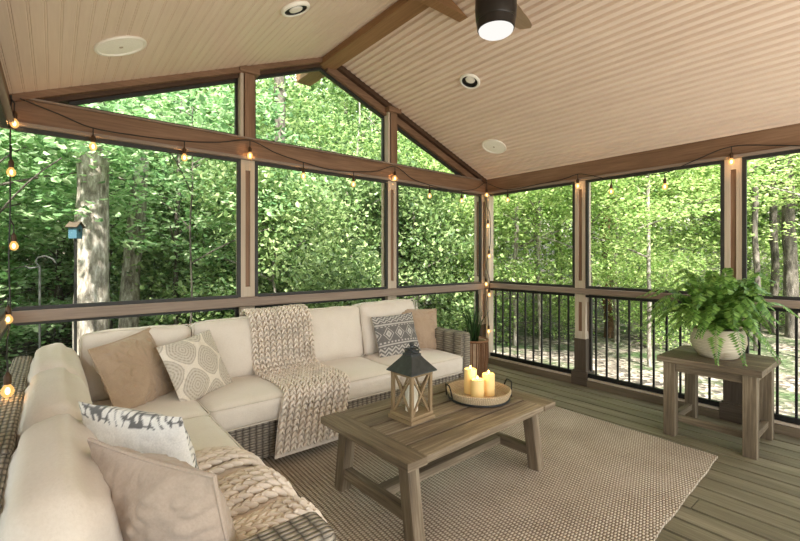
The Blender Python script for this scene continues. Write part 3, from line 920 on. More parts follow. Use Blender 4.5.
def pillow_geo(w, h, t, n=64, pinch=0.06, seed=0, wrinkle=0.012):
    g = np.linspace(-1, 1, n + 1)
    u, v = np.meshgrid(g, g, indexing='ij')
    prof = np.clip((1 - np.abs(u) ** 2.3), 0, 1) ** 0.68 * np.clip((1 - np.abs(v) ** 2.3), 0, 1) ** 0.68
    sx = 1 - pinch * (1 - v ** 2) * 1.0; sy = 1 - pinch * (1 - u ** 2)
    x = u * w / 2 * sx; y = v * h / 2 * sy
    wr = np.zeros_like(u)
    for i in range(n + 1):
        for j in range(n + 1):
            a, b = u[i, j], v[i, j]
            ang = math.atan2(b, a); rad = math.hypot(a, b)
            # radial creases running into the corners + general lumps
            cr = mnoise.noise(Vector((math.cos(ang) * 3.2 + seed, math.sin(ang) * 3.2, rad * 0.7))) * min(1.0, rad * 1.1)
            lm = mnoise.noise(Vector((a * 1.7 + seed * 2.3, b * 1.7, 3.0)))
            ed = max(abs(a), abs(b))
            fine = (abs(mnoise.noise(Vector((a * 5.5 + seed * 1.3, b * 5.5, ed * 0.4)))) - 0.18) * min(1.0, max(0.0, ed - 0.25) * 2.2)
            wr[i, j] = (cr * 1.2 + lm * 0.9 - fine * 2.0) * wrinkle
    zt = prof * t / 2 + wr * prof ** 0.5
    zb = -prof * t / 2 + wr[::-1, :] * prof ** 0.5
    m = (n + 1) ** 2
    V = np.concatenate([np.stack([x, y, zt], -1).reshape(-1, 3), np.stack([x, y, zb], -1).reshape(-1, 3)])
    F = []
    for i in range(n):
        for j in range(n):
            a = i * (n + 1) + j; q = (a, a + n + 1, a + n + 2, a + 1)
            F.append(q); F.append(tuple(m + k for k in reversed(q)))
    uv = np.stack([u, v], -1).reshape(-1, 2)
    edge = [(i, 0) for i in range(n)] + [(n, j) for j in range(n)] + [(i, n) for i in range(n, 0, -1)] + [(0, j) for j in range(n, 0, -1)]
    E = [(x[i, j], y[i, j], (zt[i, j] + zb[i, j]) / 2) for i, j in edge]
    return V, np.array(F), uv, m, E

def pillow_basis(c, nrm, up_hint=(0, 0, 1), spin=0.0):
    z = Vector(nrm).normalized(); y = Vector(up_hint); y = (y - z * y.dot(z)).normalized()
    x = y.cross(z)
    R = Matrix((x, y, z)).transposed() @ Matrix.Rotation(math.radians(spin), 3, 'Z')
    return R.to_euler()

def pattern_mat(name):
    m, nt, b = new_mat(name)
    a = nt.nodes.new('ShaderNodeAttribute'); a.attribute_name = 'pattern'
    t = nt.nodes.new('ShaderNodeTexCoord')
    g = tex_noise(nt, t.outputs['Object'], 150.0, 2)
    c = mix(nt, a.outputs['Color'], (0.5, 0.5, 0.5, 1), 0.0)
    sc_ = ramp(nt, g, [(0.3, (0.86, 0.86, 0.86, 1)), (0.7, (1, 1, 1, 1))])
    nt.links.new(mix(nt, a.outputs['Color'], sc_, 1.0, 'MULTIPLY'), b.inputs['Base Color'])
    b.inputs['Roughness'].default_value = 0.95; b.inputs['Specular IOR Level'].default_value = 0.1; b.inputs['Sheen Weight'].default_value = 0.15
    bump(nt, g, 0.25, 0.004, b)
    return m
M['pattern'] = pattern_mat('printed pillow fabric')

def pillow(label, c, nrm, w, h, t, mat, spin=0, seed=0, pattern=None, back=None, piping=None, group=None, wrinkle=0.012, n=64, pinch=0.05, up=(0, 0, 1), wrap=None):
    e = empty('throw_pillow', c, 0, label, 'pillow', group)
    e.rotation_euler = pillow_basis(c, nrm, up, spin)
    V, F, uv, m, E = pillow_geo(w, h, t, n, pinch, seed, wrinkle)
    colr = None
    if pattern:
        cf = pattern(uv[:, 0], uv[:, 1])
        cb = np.tile(np.array(back), (m, 1)) if back is not None else cf
        if wrap: cb = np.where((np.maximum(uv[:, 0], uv[:, 1]) > wrap)[:, None], cf, cb)
        colr = np.concatenate([cf, cb])
    np_mesh('pillow_cover', V, F, M['pattern'] if pattern else M[mat], e, uv=np.concatenate([uv, uv]), colors=colr)
    if piping:
        mb = MB(); mb.tube(E, 0.006, 6, closed=True); mb.build('piping', M[piping], e, smooth=True)
    return e

# ------------------------------------------------------------------ SECTIONAL SOFA
sofa = empty('sectional_sofa', (-4.0, -0.5, 0), 0, 'L-shaped grey wicker sectional sofa with cream cushions in the back left corner', 'sofa')
def to_sofa(o): return o
SX, SY = 4.0, 0.5                                     # world -> sofa local
def L(x, y, z): return (x + SX, y + SY, z)
SH = 0.30                                              # top of wicker base
mb = MB()
mb.box(L(-2.66, -0.49, 0.17), (2.40, 0.78, 0.26)); mb.build('wicker_base', M['wicker'], sofa, bevel=0.015)
mb = MB(); mb.box(L(-4.26, -1.34, 0.17), (0.80, 2.48, 0.26)); mb.build('wicker_base', M['wicker'], sofa, bevel=0.015)
mb = MB(); mb.box(L(-4.643, -0.54, 0.42), (0.095, 0.92, 0.72)); mb.build('wicker_back', M['wicker'], sofa, bevel=0.02)
mb = MB(); mb.box(L(-4.643, -1.42, 0.42), (0.095, 0.82, 0.72)); mb.build('wicker_back', M['wicker'], sofa, bevel=0.02)
mb = MB(); mb.box(L(-4.643, -2.22, 0.42), (0.095, 0.76, 0.72)); mb.build('wicker_back', M['wicker'], sofa, bevel=0.02)
mb = MB(); mb.box(L(-3.03, -0.095, 0.40), (3.10, 0.07, 0.68)); mb.build('wicker_back', M['wicker'], sofa, bevel=0.02)
mb = MB(); mb.box(L(-1.385, -0.49, 0.35), (0.14, 0.82, 0.64)); mb.build('arm', M['wicker_arm'], sofa, bevel=0.022)
mb = MB(); mb.box(L(-4.285, -2.625, 0.35), (0.77, 0.14, 0.64)); mb.build('arm', M['wicker'], sofa, bevel=0.022)
for (x, y) in ((-1.40, -0.85), (-1.40, -0.14), (-2.6, -0.85), (-3.88, -2.60), (-4.60, -2.60), (-3.88, -1.2)):
    mb = MB(); mb.cyl(L(x, y, 0.0), L(x, y, 0.06), 0.022, n=12); mb.build('foot', M['black'], sofa)
# seats
ST, SZ = 0.165, 0.385
k = 0
cushion('seat_cushion', sofa, L(-4.18, -0.555, SZ), (0.84, 0.84, ST), seed=1)
for xa, xb_ in ((-3.75, -3.00), (-2.99, -2.235), (-2.225, -1.465)):
    k += 1
    cushion('seat_cushion', sofa, L((xa + xb_) / 2, -0.545, SZ), (xb_ - xa, 0.80, ST), seed=2 + k)
for ya, yb in ((-0.985, -1.755), (-1.765, -2.545)):
    k += 1
    cushion('seat_cushion', sofa, L(-4.17, (ya + yb) / 2, SZ), (0.80, ya - yb, ST), seed=5 + k)
# backs along the back wall: lean towards the wall
def bcush(x0, x1, seed, ztop=0.93, th=0.20, y=-0.245):
    h = ztop - 0.455
    cushion('back_cushion', sofa, L((x0 + x1) / 2, y, 0.455 + h / 2), (x1 - x0, th, h), (math.radians(-11), 0, 0), crown=(0.006, 0.035, 0.014), round_=0.040, wrinkle=0.008, seed=seed, pipe_axis='y')
bcush(-4.36, -3.70, 11, 0.90); bcush(-3.70, -2.93, 12, 0.91); bcush(-2.93, -2.215, 13, 0.93); bcush(-2.21, -1.52, 14, 0.95)
def lcush(y0, y1, seed, ztop=0.825, x=-4.47, th=0.20):
    h = ztop - 0.45
    cushion('back_cushion', sofa, L(x, (y0 + y1) / 2, 0.45 + h / 2), (y1 - y0, th, h), (math.radians(-12), 0, PI / 2), crown=(0.018, 0.03, 0.045), round_=0.070, wrinkle=0.009, seed=seed, pipes=False)
lcush(-0.865, -0.10, 21); lcush(-1.695, -0.875, 22); lcush(-2.47, -1.705, 23)

# ------------------------------------------------------------------ PILLOWS
CR = np.array(sRGB(228, 218, 202)[:3]); GY = np.array(sRGB(160, 150, 134)[:3]); DG = np.array(sRGB(112, 106, 98)[:3])
def lerp3(a, b, f): return a[None, :] * (1 - f[:, None]) + b[None, :] * f[:, None]
def pat_medallion(u, v):
    # staggered ogee rosettes built of concentric dotted rings
    A, B = 0.98, 1.22
    best = np.full(u.shape, 9.0); bu = np.zeros_like(u); bv = np.zeros_like(u)
    for i in range(-2, 3):
        for j in range(-2, 3):
            for q in (0, 1):
                cx = (i + 0.5 * q) * A * 1.35 + 0.22; cy = (j + 0.5 * q) * B + 0.05
                dx, dy = (u - cx) / 0.44, (v - cy) / 0.54
                r = (np.abs(dx) ** 1.45 + np.abs(dy) ** 1.45) ** (1 / 1.45)
                s = r < best
                best = np.where(s, r, best); bu = np.where(s, dx, bu); bv = np.where(s, dy, bv)
    ang = np.arctan2(bv, bu)
    rings = 0.5 + 0.5 * np.sin(best * 34.0)
    dots = 0.5 + 0.5 * np.sin(ang * 18 + best * 8)
    f = np.where(best < 1.0, np.clip(0.30 + 0.65 * rings * (0.45 + 0.55 * dots), 0, 1), 0.0)
    f = np.where((best > 0.93) & (best < 1.0), 0.7, f)
    c = lerp3(CR, GY, f)
    return c
BG = np.array(sRGB(112, 108, 104)[:3]); WH = np.array(sRGB(196, 190, 180)[:3])
def pat_kilim(u, v):
    f = np.zeros_like(u)                              # 1 = off white
    tri = lambda x: np.abs(((x) % 1.0) - 0.5) * 2
    def band(a, b): return (v > a) & (v < b)
    # top zigzags
    f = np.where(band(0.62, 1.0), (tri(v * 6.5 + tri(u * 3.5) * 0.9) > 0.5), f)
    f = np.where(band(0.50, 0.57), 1, f)
    f = np.where(band(0.42, 0.47), (np.sin(u * 40) > 0), f)
    d = tri(u * 1.9 + 0.5) * 0.52 + np.abs(v - 0.08) * 1.4
    dm = band(-0.24, 0.40)
    f = np.where(dm, ((d < 0.26) & (d > 0.10)) | ((d > 0.40) & (d < 0.47)) | (d < 0.05), f)
    f = np.where(band(-0.34, -0.27), (np.sin(u * 40) > 0), f)
    f = np.where(band(-0.46, -0.39), 1, f)
    f = np.where(band(-1.0, -0.52), (tri(v * 5.5 - tri(u * 3.2) * 0.9) > 0.52), f)
    return lerp3(BG, WH, f.astype(float) * 0.85)
DK = np.array(sRGB(58, 58, 60)[:3]); WT = np.array(sRGB(234, 230, 222)[:3])
def pat_scroll(u, v):
    f = np.sin(u * 24 + 2.2 * np.sin(v * 17)) + np.sin(v * 27 + 2.0 * np.sin(u * 15 + 1))
    return lerp3(WT, DK, (np.abs(f) < 0.55).astype(float) * 0.85)

pillow('plain tan square pillow in the sofa corner beside the medallion pillow', (-4.08, -0.50, 0.665), (0.62, -0.72, 0.36), 0.50, 0.48, 0.20, 'tan', spin=6, seed=3, piping='tan', wrinkle=0.022)
pillow('cream pillow printed with grey dotted medallions near the sofa corner', (-3.73, -0.54, 0.655), (0.40, -0.82, 0.42), 0.44, 0.43, 0.16, None, spin=7, seed=4, pattern=pat_medallion, n=120, wrinkle=0.006)
pillow('grey and white geometric pillow of diamonds and zigzags leaning on tan pillow', (-1.93, -0.50, 0.655), (-0.12, -0.92, 0.36), 0.47, 0.41, 0.14, None, spin=2, seed=5, pattern=pat_kilim, n=130, wrinkle=0.005)
pillow('plain tan pillow against the right wicker arm of the sofa', (-1.60, -0.43, 0.66), (-0.30, -0.90, 0.28), 0.46, 0.44, 0.16, 'tan', spin=-3, seed=6, piping='tan')
pillow('white pillow with a black scroll print behind the nearest taupe pillow', (-4.24, -1.93, 0.665), (0.80, 0.50, 0.30), 0.48, 0.46, 0.20, None, spin=0, seed=7, pattern=pat_scroll, back=WT, n=110, wrinkle=0.006, wrap=0.87)
pillow('large taupe pillow nearest the camera with a piped seam', (-4.245, -2.325, 0.635), (0.86, 0.42, 0.26), 0.51, 0.47, 0.23, 'tan2', spin=0, seed=8, piping='tan2', wrinkle=0.017, n=90)

# ------------------------------------------------------------------ KNITTED THROWS
def knit_throw(label, path, width, center_fn, stitch_w=0.048, stitch_l=0.042, seed=0, bulge=None, seg=0.66):
    """path(s)->(pos offset (a,b), tangent) given as polyline of points in 3D along the column; 'width' vector across"""
    P = [Vector(p) for p in path]
    Ls = [0]
    for i in range(1, len(P)): Ls.append(Ls[-1] + (P[i] - P[i - 1]).length)
    total = Ls[-1]
    def at(s):
        s = min(max(s, 0), total - 1e-6)
        for i in range(1, len(P)):
            if Ls[i] >= s:
                f = (s - Ls[i - 1]) / (Ls[i] - Ls[i - 1]); return P[i - 1].lerp(P[i], f), (P[i] - P[i - 1]).normalized()
        return P[-1], (P[-1] - P[-2]).normalized()
    W = Vector(width); wl = W.length; wd = W.normalized()
    nc = int(wl / stitch_w); nr = int(total / stitch_l)
    rgn = np.random.default_rng(seed)
    V = []; F = []
    nu, nv = 6, 5
    base = []
    th = np.linspace(0, PI, nv + 1); al = np.arange(nu) * 2 * PI / nu
    unit = np.array([(math.sin(t) * math.cos(a), math.sin(t) * math.sin(a), math.cos(t)) for t in th for a in al])
    fc = np.array([(i * nu + k, (i + 1) * nu + k, (i + 1) * nu + (k + 1) % nu, i * nu + (k + 1) % nu) for i in range(nv) for k in range(nu)])
    sheetV = np.zeros((nr + 1, nc + 1, 3))
    vi = 0
    for r in range(nr + 1):
        p, t = at(r * stitch_l); p2, t2 = at(r * stitch_l + stitch_l * 1.5)
        tt = (t + t2).normalized()
        nrm = tt.cross(wd).normalized()
        if nrm.z < -0.2 or (abs(nrm.z) <= 0.2 and nrm.dot(Vector(center_fn)) < 0): nrm = -nrm
        for c in range(nc + 1):
            fx = (c / nc - 0.5)
            wob = 0.012 * mnoise.noise(Vector((r * 0.11, c * 0.17, seed)))
            off = Vector((0, 0, 0))
            if bulge: off = bulge(r / nr, c / nc)
            q = p + W * fx + nrm * wob + off
            sheetV[r, c] = q - nrm * 0.016
            if c < nc and r < nr:
                cc = p + W * ((c + 0.5) / nc - 0.5) + nrm * (wob + 0.004) + off
                for sg in (-1, 1):
                    d = (tt * 0.90 + wd * sg * 0.42).normalized()
                    x = d.cross(nrm).normalized()
                    ct = cc + wd * sg * stitch_w * 0.185 + tt * float(rgn.normal(0, 0.0015)) + nrm * float(rgn.normal(0, 0.001))
                    R = np.array([tuple(x), tuple(nrm), tuple(d)])        # rows
                    S = np.array([stitch_w * 0.215, stitch_w * 0.33, stitch_l * seg])
                    V.append((unit * S) @ R + np.array(tuple(ct)))
                    F.append(fc + vi); vi += len(unit)
    # backing sheet
    sv = sheetV.reshape(-1, 3)
    sf = np.array([(r * (nc + 1) + c, r * (nc + 1) + c + 1, (r + 1) * (nc + 1) + c + 1, (r + 1) * (nc + 1) + c) for r in range(nr) for c in range(nc)])
    V.append(sv); F.append(sf + vi); vi += len(sv)
    # fat rolled edges
    o = np_mesh('knitted_throw', np.concatenate(V), np.concatenate(F), M['knit'])
    tag(o, label, 'blanket')
    return o
def smooth_path(pts, n=80):
    pts = [Vector(p) for p in pts]; out = []
    m = len(pts)
    for i in range(m - 1):
        p0, p1, p2, p3 = pts[max(i - 1, 0)], pts[i], pts[i + 1], pts[min(i + 2, m - 1)]
        for k in range(12):
            t = k / 12
            out.append(0.5 * ((2 * p1) + (-p0 + p2) * t + (2 * p0 - 5 * p1 + 4 * p2 - p3) * t * t + (-p0 + 3 * p1 - 3 * p2 + p3) * t ** 3))
    out.append(pts[-1]); return out
XT = -3.03
pth = smooth_path([(XT, -0.05, 0.60), (XT, -0.07, 0.80), (XT, -0.13, 0.94), (XT, -0.24, 0.965), (XT, -0.35, 0.90), (XT, -0.395, 0.72), (XT, -0.42, 0.57), (XT + 0.01, -0.50, 0.505),
                   (XT + 0.02, -0.70, 0.502), (XT + 0.02, -0.90, 0.495), (XT - 0.01, -0.985, 0.44), (XT - 0.04, -1.0, 0.30), (XT - 0.06, -1.0, 0.12), (XT - 0.08, -1.03, 0.05)])
knit_throw('chunky beige knitted throw hanging over the sofa back and seat', pth, (0.535, 0, 0), (0, -1, 0.2), stitch_w=0.048, stitch_l=0.042, seed=1)
pth2 = [(-4.28, 0, 0.505), (-4.05, 0, 0.505), (-3.88, 0, 0.50), (-3.80, 0, 0.465), (-3.77, 0, 0.38), (-3.765, 0, 0.33)]
pth2 = smooth_path([(x, -2.10, z) for x, y, z in pth2])
def folds(r, c):
    h = abs(math.sin(c * PI * 3.0)) ** 0.6 * 0.055
    return Vector((h * 0.25 * max(0, r - 0.55), 0, h * (1 - 0.5 * r) + 0.02 * math.sin(r * 7 + c * 5)))
knit_throw('bunched chunky beige knitted throw on the seat beside the near wicker arm', pth2, (0, 0.80, 0), (1, 0, 0.2), stitch_w=0.044, stitch_l=0.036, seed=2, bulge=folds, seg=0.92)

# ------------------------------------------------------------------ RUG
def rug_mat():
    m, nt, b = new_mat('woven jute')
    u, v, uv = uv_xy(nt)
    wob = X(nt, tex_noise(nt, uv, 9.0, 2)) * 0.25
    a = u * (1 / 0.026) + wob; c = v * (1 / 0.016) + wob
    row = a.floor(); fu = a.fract(); fv = (c + row.mod2() * 0.5).fract()
    h = (fu * PI).sin().pow(0.5) * (fv * PI).sin().pow(0.6)
    nz = X(nt, tex_noise(nt, uv, 60.0, 3)); nl = X(nt, tex_noise(nt, uv, 1.6, 3))
    s = h * 0.55 + nz * 0.32 + nl * 0.35 - 0.12
    nt.links.new(ramp(nt, s.s, [(0.15, sRGB(64, 52, 44)), (0.45, sRGB(158, 140, 120)), (0.8, sRGB(222, 208, 188))]), b.inputs['Base Color'])
    b.inputs['Roughness'].default_value = 0.95; b.inputs['Specular IOR Level'].default_value = 0.1
    bump(nt, h.s, 1.0, 0.008, b)
    return m
n = 60
c00, c10, c11, c01 = Vector((-3.80, -2.93, 0)), Vector((-0.905, -2.80, 0)), Vector((-0.845, -0.72, 0)), Vector((-3.72, -0.72, 0))
V = []; uvs = []
for lay in (0.016, 0.001):
    for i in range(n + 1):
        for j in range(n + 1):
            a, b = i / n, j / n
            p = c00.lerp(c10, a).lerp(c01.lerp(c11, a), b)
            wx = 0.010 * mnoise.noise(Vector((b * 14, 1, 0))) * (1 if i in (0, n) else 0); wy = 0.008 * mnoise.noise(Vector((a * 14, 7, 0))) * (1 if j in (0, n) else 0)
            V.append((p.x + wx, p.y + wy, lay + (0.002 * mnoise.noise(Vector((a * 9, b * 9, 0))) if lay > 0.01 else 0)))
            uvs.append((a * 2.9, b * 2.1))
m = (n + 1) ** 2
F = []
for i in range(n):
    for j in range(n):
        a = i * (n + 1) + j; q = (a, a + n + 1, a + n + 2, a + 1)
        F.append(q); F.append(tuple(m + k for k in reversed(q)))
def bd(i, j): return i * (n + 1) + j
for k in range(n):
    for (a, b) in ((bd(k + 1, 0), bd(k, 0)), (bd(k, n), bd(k + 1, n)), (bd(0, k), bd(0, k + 1)), (bd(n, k + 1), bd(n, k))):
        F.append((a, b, b + m, a + m))
rug = np_mesh('jute_rug', np.array(V), np.array(F), rug_mat(), smooth=False, uv=np.array(uvs))
tag(rug, 'woven beige jute rug under the coffee table', 'rug')

# ------------------------------------------------------------------ COFFEE TABLE
RUGT = 0.0155
ct = empty('coffee_table', (-2.59, -1.790, RUGT), math.radians(1.5), 'weathered wooden coffee table with a plank top and splayed legs', 'coffee table')
TL, TW, TH = 1.315, 0.785, 0.435
mb = MB()
for sx in (-1, 1): mb.box((sx * (TL / 2 - 0.065), 0, TH - 0.02), (0.13, TW, 0.04))
for k in range(5):
    pw = TW / 5
    mb.box((0, -TW / 2 + pw * (k + 0.5), TH - 0.0205), (TL - 0.266, pw - 0.015, 0.038))
pass
mb.build('tabletop', M['table'], ct, bevel=0.004)
mb = MB()
for sy in (-1, 1): mb.box((0, sy * (TW / 2 - 0.14), TH - 0.055), (TL - 0.10, 0.03, 0.032))
mb.box((0, 0, TH - 0.0385), (TL - 0.27, TW - 0.02, 0.003))  # thin panel added under the planks so their gaps look dark
mb.build('apron', M['table'], ct, bevel=0.003)
for sx in (-1, 1):
    for sy in (-1, 1):
        mb = MB(); mb.bar((sx * 0.545, sy * 0.265, TH - 0.04), (sx * 0.545, sy * 0.32, 0.0), 0.075, 0.075, (0, 1, 0)); mb.build('leg', M['table'], ct, bevel=0.004)
    mb = MB(); mb.box((sx * 0.545, 0, 0.108), (0.05, 0.58, 0.06)); mb.build('end_stretcher', M['table'], ct, bevel=0.004)
mb = MB(); mb.box((0, -0.02, 0.108), (1.04, 0.07, 0.05)); mb.build('long_stretcher', M['table'], ct, bevel=0.004)
TT = RUGT + TH

# ------------------------------------------------------------------ LANTERN
M['lantern'] = wood('lantern wood', sRGB(112, 92, 66), sRGB(140, 118, 88), sRGB(166, 144, 112), 0.65)
M['zinc'] = plain('dark zinc', sRGB(70, 72, 72), 0.45, 0.7, 30, 0.25)
ln = empty('candle_lantern', (-2.845, -1.775, TT), math.radians(4), 'wooden candle lantern with a dark metal roof on the coffee table', 'lantern')
s = 0.088
mb = MB(); mb.box((0, 0, 0.012), (0.20, 0.20, 0.024)); mb.box((0, 0, 0.034), (0.185, 0.185, 0.02)); mb.build('base', M['lantern'], ln, bevel=0.003)
for sx in (-1, 1):
    for sy in (-1, 1):
        mb = MB(); mb.box((sx * (s - 0.01), sy * (s - 0.01), 0.16), (0.02, 0.02, 0.24)); mb.build('post', M['lantern'], ln, bevel=0.002)
mb = MB()
for sx in (-1, 1): mb.box((sx * (s - 0.01), 0, 0.272), (0.02, 0.18, 0.018)); mb.box((0, sx * (s - 0.01), 0.2722), (0.18, 0.02, 0.0178))
mb.build('top_frame', M['lantern'], ln, bevel=0.002)
for a in range(4):
    R = Matrix.Rotation(a * PI / 2, 3, 'Z')
    mb = MB()
    mb.bar(R @ Vector((-s + 0.02, -s + 0.012, 0.045)), R @ Vector((s - 0.02, -s + 0.012, 0.262)), 0.011, 0.009, R @ Vector((0, 1, 0)))
    mb.bar(R @ Vector((s - 0.02, -s + 0.015, 0.045)), R @ Vector((-s + 0.02, -s + 0.015, 0.262)), 0.011, 0.009, R @ Vector((0, 1, 0)))
    mb.build('cross_bar', M['lantern'], ln)
mb = MB()
def ring4(h, z): return [(-h, -h, z), (h, -h, z), (h, h, z), (-h, h, z)]
lv = [(0.108, 0.281), (0.108, 0.288), (0.085, 0.315), (0.052, 0.355), (0.040, 0.372), (0.040, 0.385)]
V = []; F = []
for h, z in lv: V += ring4(h, z)
for i in range(len(lv) - 1):
    for k in range(4): F.append((i * 4 + k, i * 4 + (k + 1) % 4, (i + 1) * 4 + (k + 1) % 4, (i + 1) * 4 + k))
F.append((3, 2, 1, 0)); F.append(tuple((len(lv) - 1) * 4 + k for k in range(4)))
mb.add(V, F); mb.build('roof', M['zinc'], ln, bevel=0.003)
mb = MB(); mb.box((0, 0, 0.393), (0.06, 0.06, 0.016)); mb.lathe([(0, 0.40), (0.028, 0.40), (0.03, 0.412), (0.012, 0.418), (0.01, 0.428), (0.017, 0.436), (0.012, 0.447), (0, 0.449)], n=16); mb.build('finial', M['zinc'], ln, smooth=True)
mb = MB(); mb.tube([(0.034 * math.cos(t), 0.05 * math.sin(t), 0.405 + 0.012 * math.cos(2 * t)) for t in [k * PI / 10 for k in range(20)]], 0.004, 6, closed=True); mb.build('ring_handle', M['zinc'], ln, smooth=True)
def glass_mat():
    m = bpy.data.materials.new('lantern glass'); m.use_nodes = True
    nt = m.node_tree
    g = nt.nodes.new('ShaderNodeBsdfGlossy'); g.inputs['Roughness'].default_value = 0.03
    t = nt.nodes.new('ShaderNodeBsdfTransparent'); mx = nt.nodes.new('ShaderNodeMixShader')
    fr = nt.nodes.new('ShaderNodeFresnel'); fr.inputs[0].default_value = 1.3
    nt.links.new(fr.outputs[0], mx.inputs[0]); nt.links.new(t.outputs[0], mx.inputs[1]); nt.links.new(g.outputs[0], mx.inputs[2])
    nt.links.new(mx.outputs[0], nt.nodes['Material Output'].inputs[0])
    return m
M['glass'] = glass_mat()
for a in range(4):
    R = Matrix.Rotation(a * PI / 2, 3, 'Z')
    mb = MB(); mb.add([R @ Vector(p) for p in ((-s + 0.02, -s + 0.019, 0.046), (s - 0.02, -s + 0.019, 0.046), (s - 0.02, -s + 0.019, 0.262), (-s + 0.02, -s + 0.019, 0.262))], [(0, 1, 2, 3)]); mb.build('glass_pane', M['glass'], ln)
def candle(loc, r, h, label, lit=True, group=None, mat='wax'):
    c = empty('pillar_candle', loc, 0, label, 'candle', group)
    mb = MB(); mb.lathe([(0, 0), (r * 0.98, 0), (r, 0.004), (r, h - 0.006), (r * 0.93, h), (r * 0.72, h - 0.003), (r * 0.6, h - 0.012), (0, h - 0.014)], n=32); mb.build('wax', M[mat], c, smooth=True)
    mb = MB(); mb.cyl((0, 0, h - 0.015), (0.001, 0, h + 0.006), 0.0015, n=6); mb.build('wick', M['black'], c)
    if lit:
        mb = MB(); mb.ellipsoid((0, 0, h + 0.012), (0.005, 0.005, 0.012)); mb.build('flame', M['flame'], c, smooth=True)
        ld = bpy.data.lights.new('candle light', 'POINT'); ld.energy = 0.5; ld.color = (1, 0.62, 0.25); ld.shadow_soft_size = 0.012
        lo = bpy.data.objects.new('candle_light', ld); COL.objects.link(lo); lo.parent = c; lo.location = (0, 0, h + 0.03)
    return c
M['waxwhite'] = plain('white wax', sRGB(232, 224, 204), 0.5)
candle((-2.845, -1.775, TT + 0.0445), 0.038, 0.15, 'cream pillar candle inside the wooden lantern', False, mat='waxwhite')

# ------------------------------------------------------------------ TRAY + CANDLES
M['rattan'] = basket('rattan rope', sRGB(222, 200, 164), sRGB(140, 114, 82), 0.012, 0.010, 0.004)
tx, ty = -2.255, -1.79
tr = empty('round_tray', (tx, ty, TT), math.radians(-28), 'round woven rattan tray with black handles on the coffee table', 'tray')
mb = MB(); mb.lathe([(0, 0.010), (0.175, 0.010), (0.178, 0.014), (0.175, 0.018), (0, 0.018)], n=48); mb.build('tray_bottom', M['rattan'], tr, smooth=True)
mb = MB(); mb.lathe([(0.176, 0.012), (0.200, 0.014), (0.215, 0.045), (0.217, 0.062), (0.208, 0.066), (0.198, 0.058), (0.188, 0.022), (0.176, 0.018)], n=48); mb.build('rim', M['rattan'], tr, smooth=True)
mb = MB(); mb.lathe([(0.05, 0.0), (0.204, 0.0), (0.210, 0.006), (0.206, 0.0135), (0.05, 0.010)], n=48); mb.build('metal_base', M['black'], tr, smooth=True)
for sg in (-1, 1):
    P = []
    for k in range(13):
        t = k / 12; a = (t - 0.5) * 0.62
        z = 0.012 + 0.092 * min(1, math.sin(t * PI) * 1.6) ** 0.8
        r = 0.217 + 0.012 * math.sin(t * PI)
        P.append((sg * r * math.cos(a), r * math.sin(a), z))
    mb = MB(); mb.tube(P, 0.005, 8); mb.build('handle', M['black'], tr, smooth=True)
CZ = TT + 0.0182
def toward(dx, dy):  # offsets along camera-right and camera-forward
    R_ = Vector((0.773, -0.634)); F_ = Vector((0.634, 0.773))
    return (tx + R_.x * dx + F_.x * dy, ty + R_.y * dx + F_.y * dy, CZ)
candle(toward(-0.048, 0.045), 0.043, 0.165, 'tallest ivory pillar candle at the back of the tray', group='candles on the tray')
candle(toward(-0.018, -0.055), 0.045, 0.122, 'shortest ivory pillar candle at the front of the tray', group='candles on the tray')
candle(toward(0.068, 0.0), 0.041, 0.145, 'mid height ivory pillar candle on the right side of the tray', group='candles on the tray')

# ------------------------------------------------------------------ SIDE TABLE
sx0, sx1, sy0, sy1 = -0.735, -0.165, -2.98, -2.40
st = empty('side_table', ((sx0 + sx1) / 2, (sy0 + sy1) / 2, 0), 0, 'weathered wooden side table holding the fern by the right railing', 'side table')
SW, SD, STH = sx1 - sx0, sy1 - sy0, 0.625
mb = MB()
for k in range(4):
    pw = (SW + 0.07) / 4
    mb.box((-(SW + 0.07) / 2 + pw * (k + 0.5), 0, STH - 0.0225), (pw - 0.004, SD + 0.07, 0.045))
mb.build('tabletop', M['table_grey'], st, bevel=0.004)
for a in (-1, 1):
    for b in (-1, 1):
        mb = MB(); mb.box((a * (SW / 2 - 0.04), b * (SD / 2 - 0.04), (STH - 0.045) / 2), (0.08, 0.08, STH - 0.045)); mb.build('leg', M['table_grey'], st, bevel=0.004)
for a in (-1, 1):
    mb = MB(); mb.box((a * (SW / 2 - 0.035), 0, STH - 0.08), (0.028, SD - 0.16, 0.07)); mb.build('apron', M['table_grey'], st, bevel=0.003)
    mb = MB(); mb.box((0, a * (SD / 2 - 0.035), STH - 0.08), (SW - 0.16, 0.028, 0.07)); mb.build('apron', M['table_grey'], st, bevel=0.003)
for b in (-1, 1):
    mb = MB(); mb.box((0, b * (SD / 2 - 0.04), 0.12), (SW - 0.16, 0.04, 0.05)); mb.build('stretcher', M['table_grey'], st, bevel=0.003)
mb = MB(); mb.box((-(SW / 2 - 0.12), 0, 0.12), (0.04, SD - 0.12, 0.048)); mb.build('stretcher', M['table_grey'], st, bevel=0.003)

